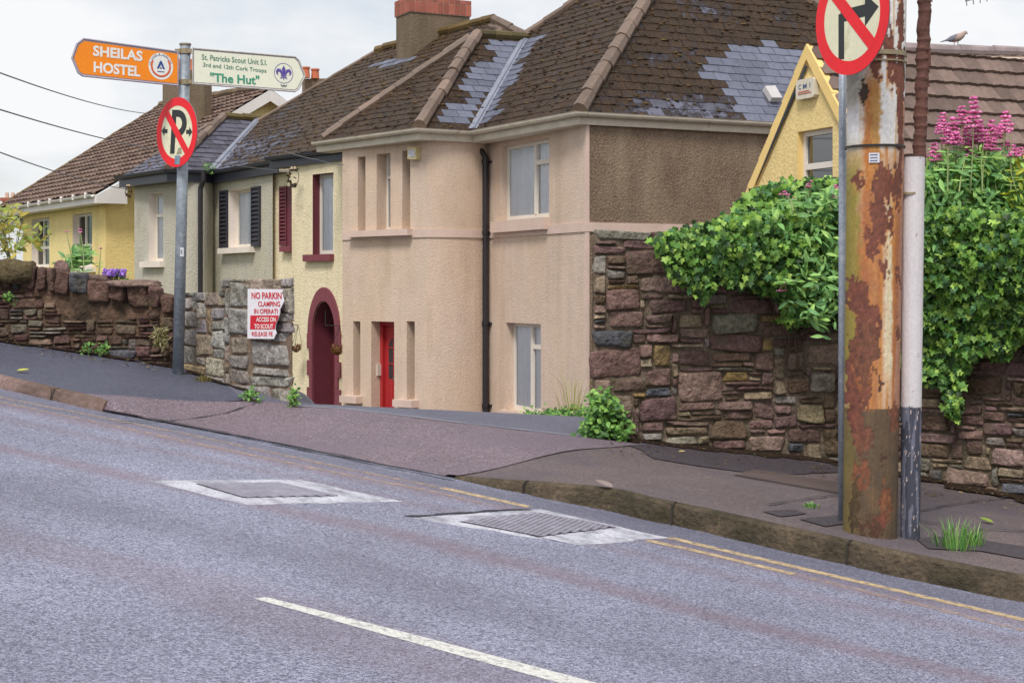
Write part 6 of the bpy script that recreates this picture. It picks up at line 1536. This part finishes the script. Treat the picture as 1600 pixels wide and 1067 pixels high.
# ------------------------------------------------------------------ pigeon on the ridge
pY=20.95; c=W(1492,62,pY); pg=thing('pigeon','grey and buff pigeon standing on the ridge of the tiled roof','pigeon',W(1493,72,pY))
def ptube(pts,c,n=12): 
    mb=MB(); path=[W(u,v,pY+dy) for u,v,r,dy in pts]; mb.tube(path,[r/F*pY for u,v,r,dy in pts],n,c); return mb
pgm=M('feathers',attr=True,rough=.8,var=.12,vs=40,fvar=.1)
mb=MB(); pts=[(1479,63.5,1.2,0),(1483,63,3.0,0),(1488,61.6,5.2,0),(1493,60,6.2,0),(1498,58.6,6.3,0),(1502,56.3,5.2,0),(1505,53.8,3.8,0),(1506.8,52,3.2,0),(1508.6,51.3,3.0,0),(1510,51.6,2.2,0),(1511,52.2,.9,0)]
mb.tube([W(u,v,pY) for u,v,r,d in pts],[r/F*pY for u,v,r,d in pts],14,S(172,150,140)); mb.build('body',pgm,pg,smooth=True)
for sg in (-1,1):
    mb=MB(); pts=[(1500,57,2.2),(1494,58,4.4),(1487,60.5,4.2),(1480,63,2.2),(1475,64.6,.8)]
    P_=[W(u,v,pY+sg*.035) for u,v,r in pts]; base=len(mb.v); mb.tube(P_,[r/F*pY for u,v,r in pts],10,S(120,118,130)); yc_=pY+sg*.035
    mb.v=[(x,yc_+(y-yc_)*.45,z) for x,y,z in mb.v]; mb.build('wing',pgm,pg,smooth=True)
mb=MB(); a=W(1482,62.6,pY); b=W(1470,66,pY); mb.add([a+V((0,-.03,.012)),a+V((0,.03,.012)),b+V((0,.035,.004)),b+V((0,-.035,.004)),a+V((0,-.03,-.01)),a+V((0,.03,-.01)),b+V((0,.035,-.002)),b+V((0,-.035,-.002))],[(0,1,2,3),(7,6,5,4),(0,3,7,4),(1,5,6,2),(3,2,6,7)],S(110,106,118)); mb.build('tail',pgm,pg)
mb=MB(); mb.tube([W(1510.5,52.4,pY),W(1512.6,54,pY)],[.008,.002],6,S(110,90,80)); mb.build('beak',pgm,pg)
for u1,u2,sg in ((1494,1490.5,-.03),(1497,1496.5,.03)):
    mb=MB(); mb.tube([W(u1,65,pY+sg),W(u2,68.5,pY+sg),W(u2+.5,71.8,pY+sg)],.006,6,S(150,90,90)); 
    for k in (-1,0,1): mb.tube([W(u2+.5,71.6,pY+sg),W(u2+2.4,72,pY+sg+k*.015)],.004,5,S(150,90,90))
    mb.build('leg',pgm,pg)
# ------------------------------------------------------------------ aerial, mast and wires
am=M('aerial_metal',S(120,120,124),.5,metal=.3)
ae=thing('television_aerial','thin television aerial against the sky above the pigeon','aerial',W(1640,60,21))
mb=MB(); A_=W(1508,2,21); B_=W(1640,-26,21); mb.tube([A_,B_],.01,6); mb.tube([B_+V((0,0,.3)),W(1640,95,21)],.018,8); mb.build('boom',am,ae)
mb=MB()
for k in range(11):
    p=A_.lerp(B_,(k*10.5+1)/132); mb.tube([p+V((-.02,-.05,.12)),p+V((.03,.05,-.06))],.006,5)
mb.build('elements',am,ae)
gm_=thing('lattice_mast','pale green lattice mast slanting down behind the hipped roof and the round sign','mast',W(1330,70,45))
mb=MB(); 
a0,a1=W(1235,-12,45),W(1330,66,45); off2=V((.16,0,.26)); mb.tube([a0,a1],.03,5); mb.tube([a0+off2,a1+off2],.03,5)
for k in range(12): p=a0.lerp(a1,k/12); q=a0.lerp(a1,(k+1)/12)+off2; mb.tube([p,q],.018,4); mb.tube([p+off2,a0.lerp(a1,(k+1)/12)],.018,4)
mb.tube([a1,V((a1.x,a1.y,-3))],.05,5); mb.build('lattice',M('mast_green',S(150,180,160),.6),gm_)
def wire(label,pts,r=.012,sag=.0,name='overhead_cable'):
    mb=MB(); P=[]; n=14
    for i in range(len(pts)-1):
        a,b=W(*pts[i]),W(*pts[i+1])
        for k in range(n): f=k/n; P.append(a.lerp(b,f)-V((0,0,sag*4*f*(1-f))))
    P.append(W(*pts[-1])); mb.tube(P,r,6); o=mb.build(name,M('cable_black',S(104,106,112),.6),loc=P[0]); tag(o,label,'cable')
wire('upper overhead cable crossing the sky to the brown tiled roof',[(-900,-150,9),(-160,52,12),(234,178,34)],.008,.12)
wire('middle overhead cable passing behind the no-parking sign to the iron ornament',[(-900,-95,9),(-160,120,12),(245,234,27),(456,268,29.5)],.008,.06)
wire('lowest overhead cable at the left, running to the small iron ornament',[(-900,-55,9),(-160,175,13),(200,296,34.3)],.008,.1)
wire('short dark cable running from the dark gutter to the beige house corner',[(444,236,29),(497,250,28),(537,257.5,27.2)],.008,.02)
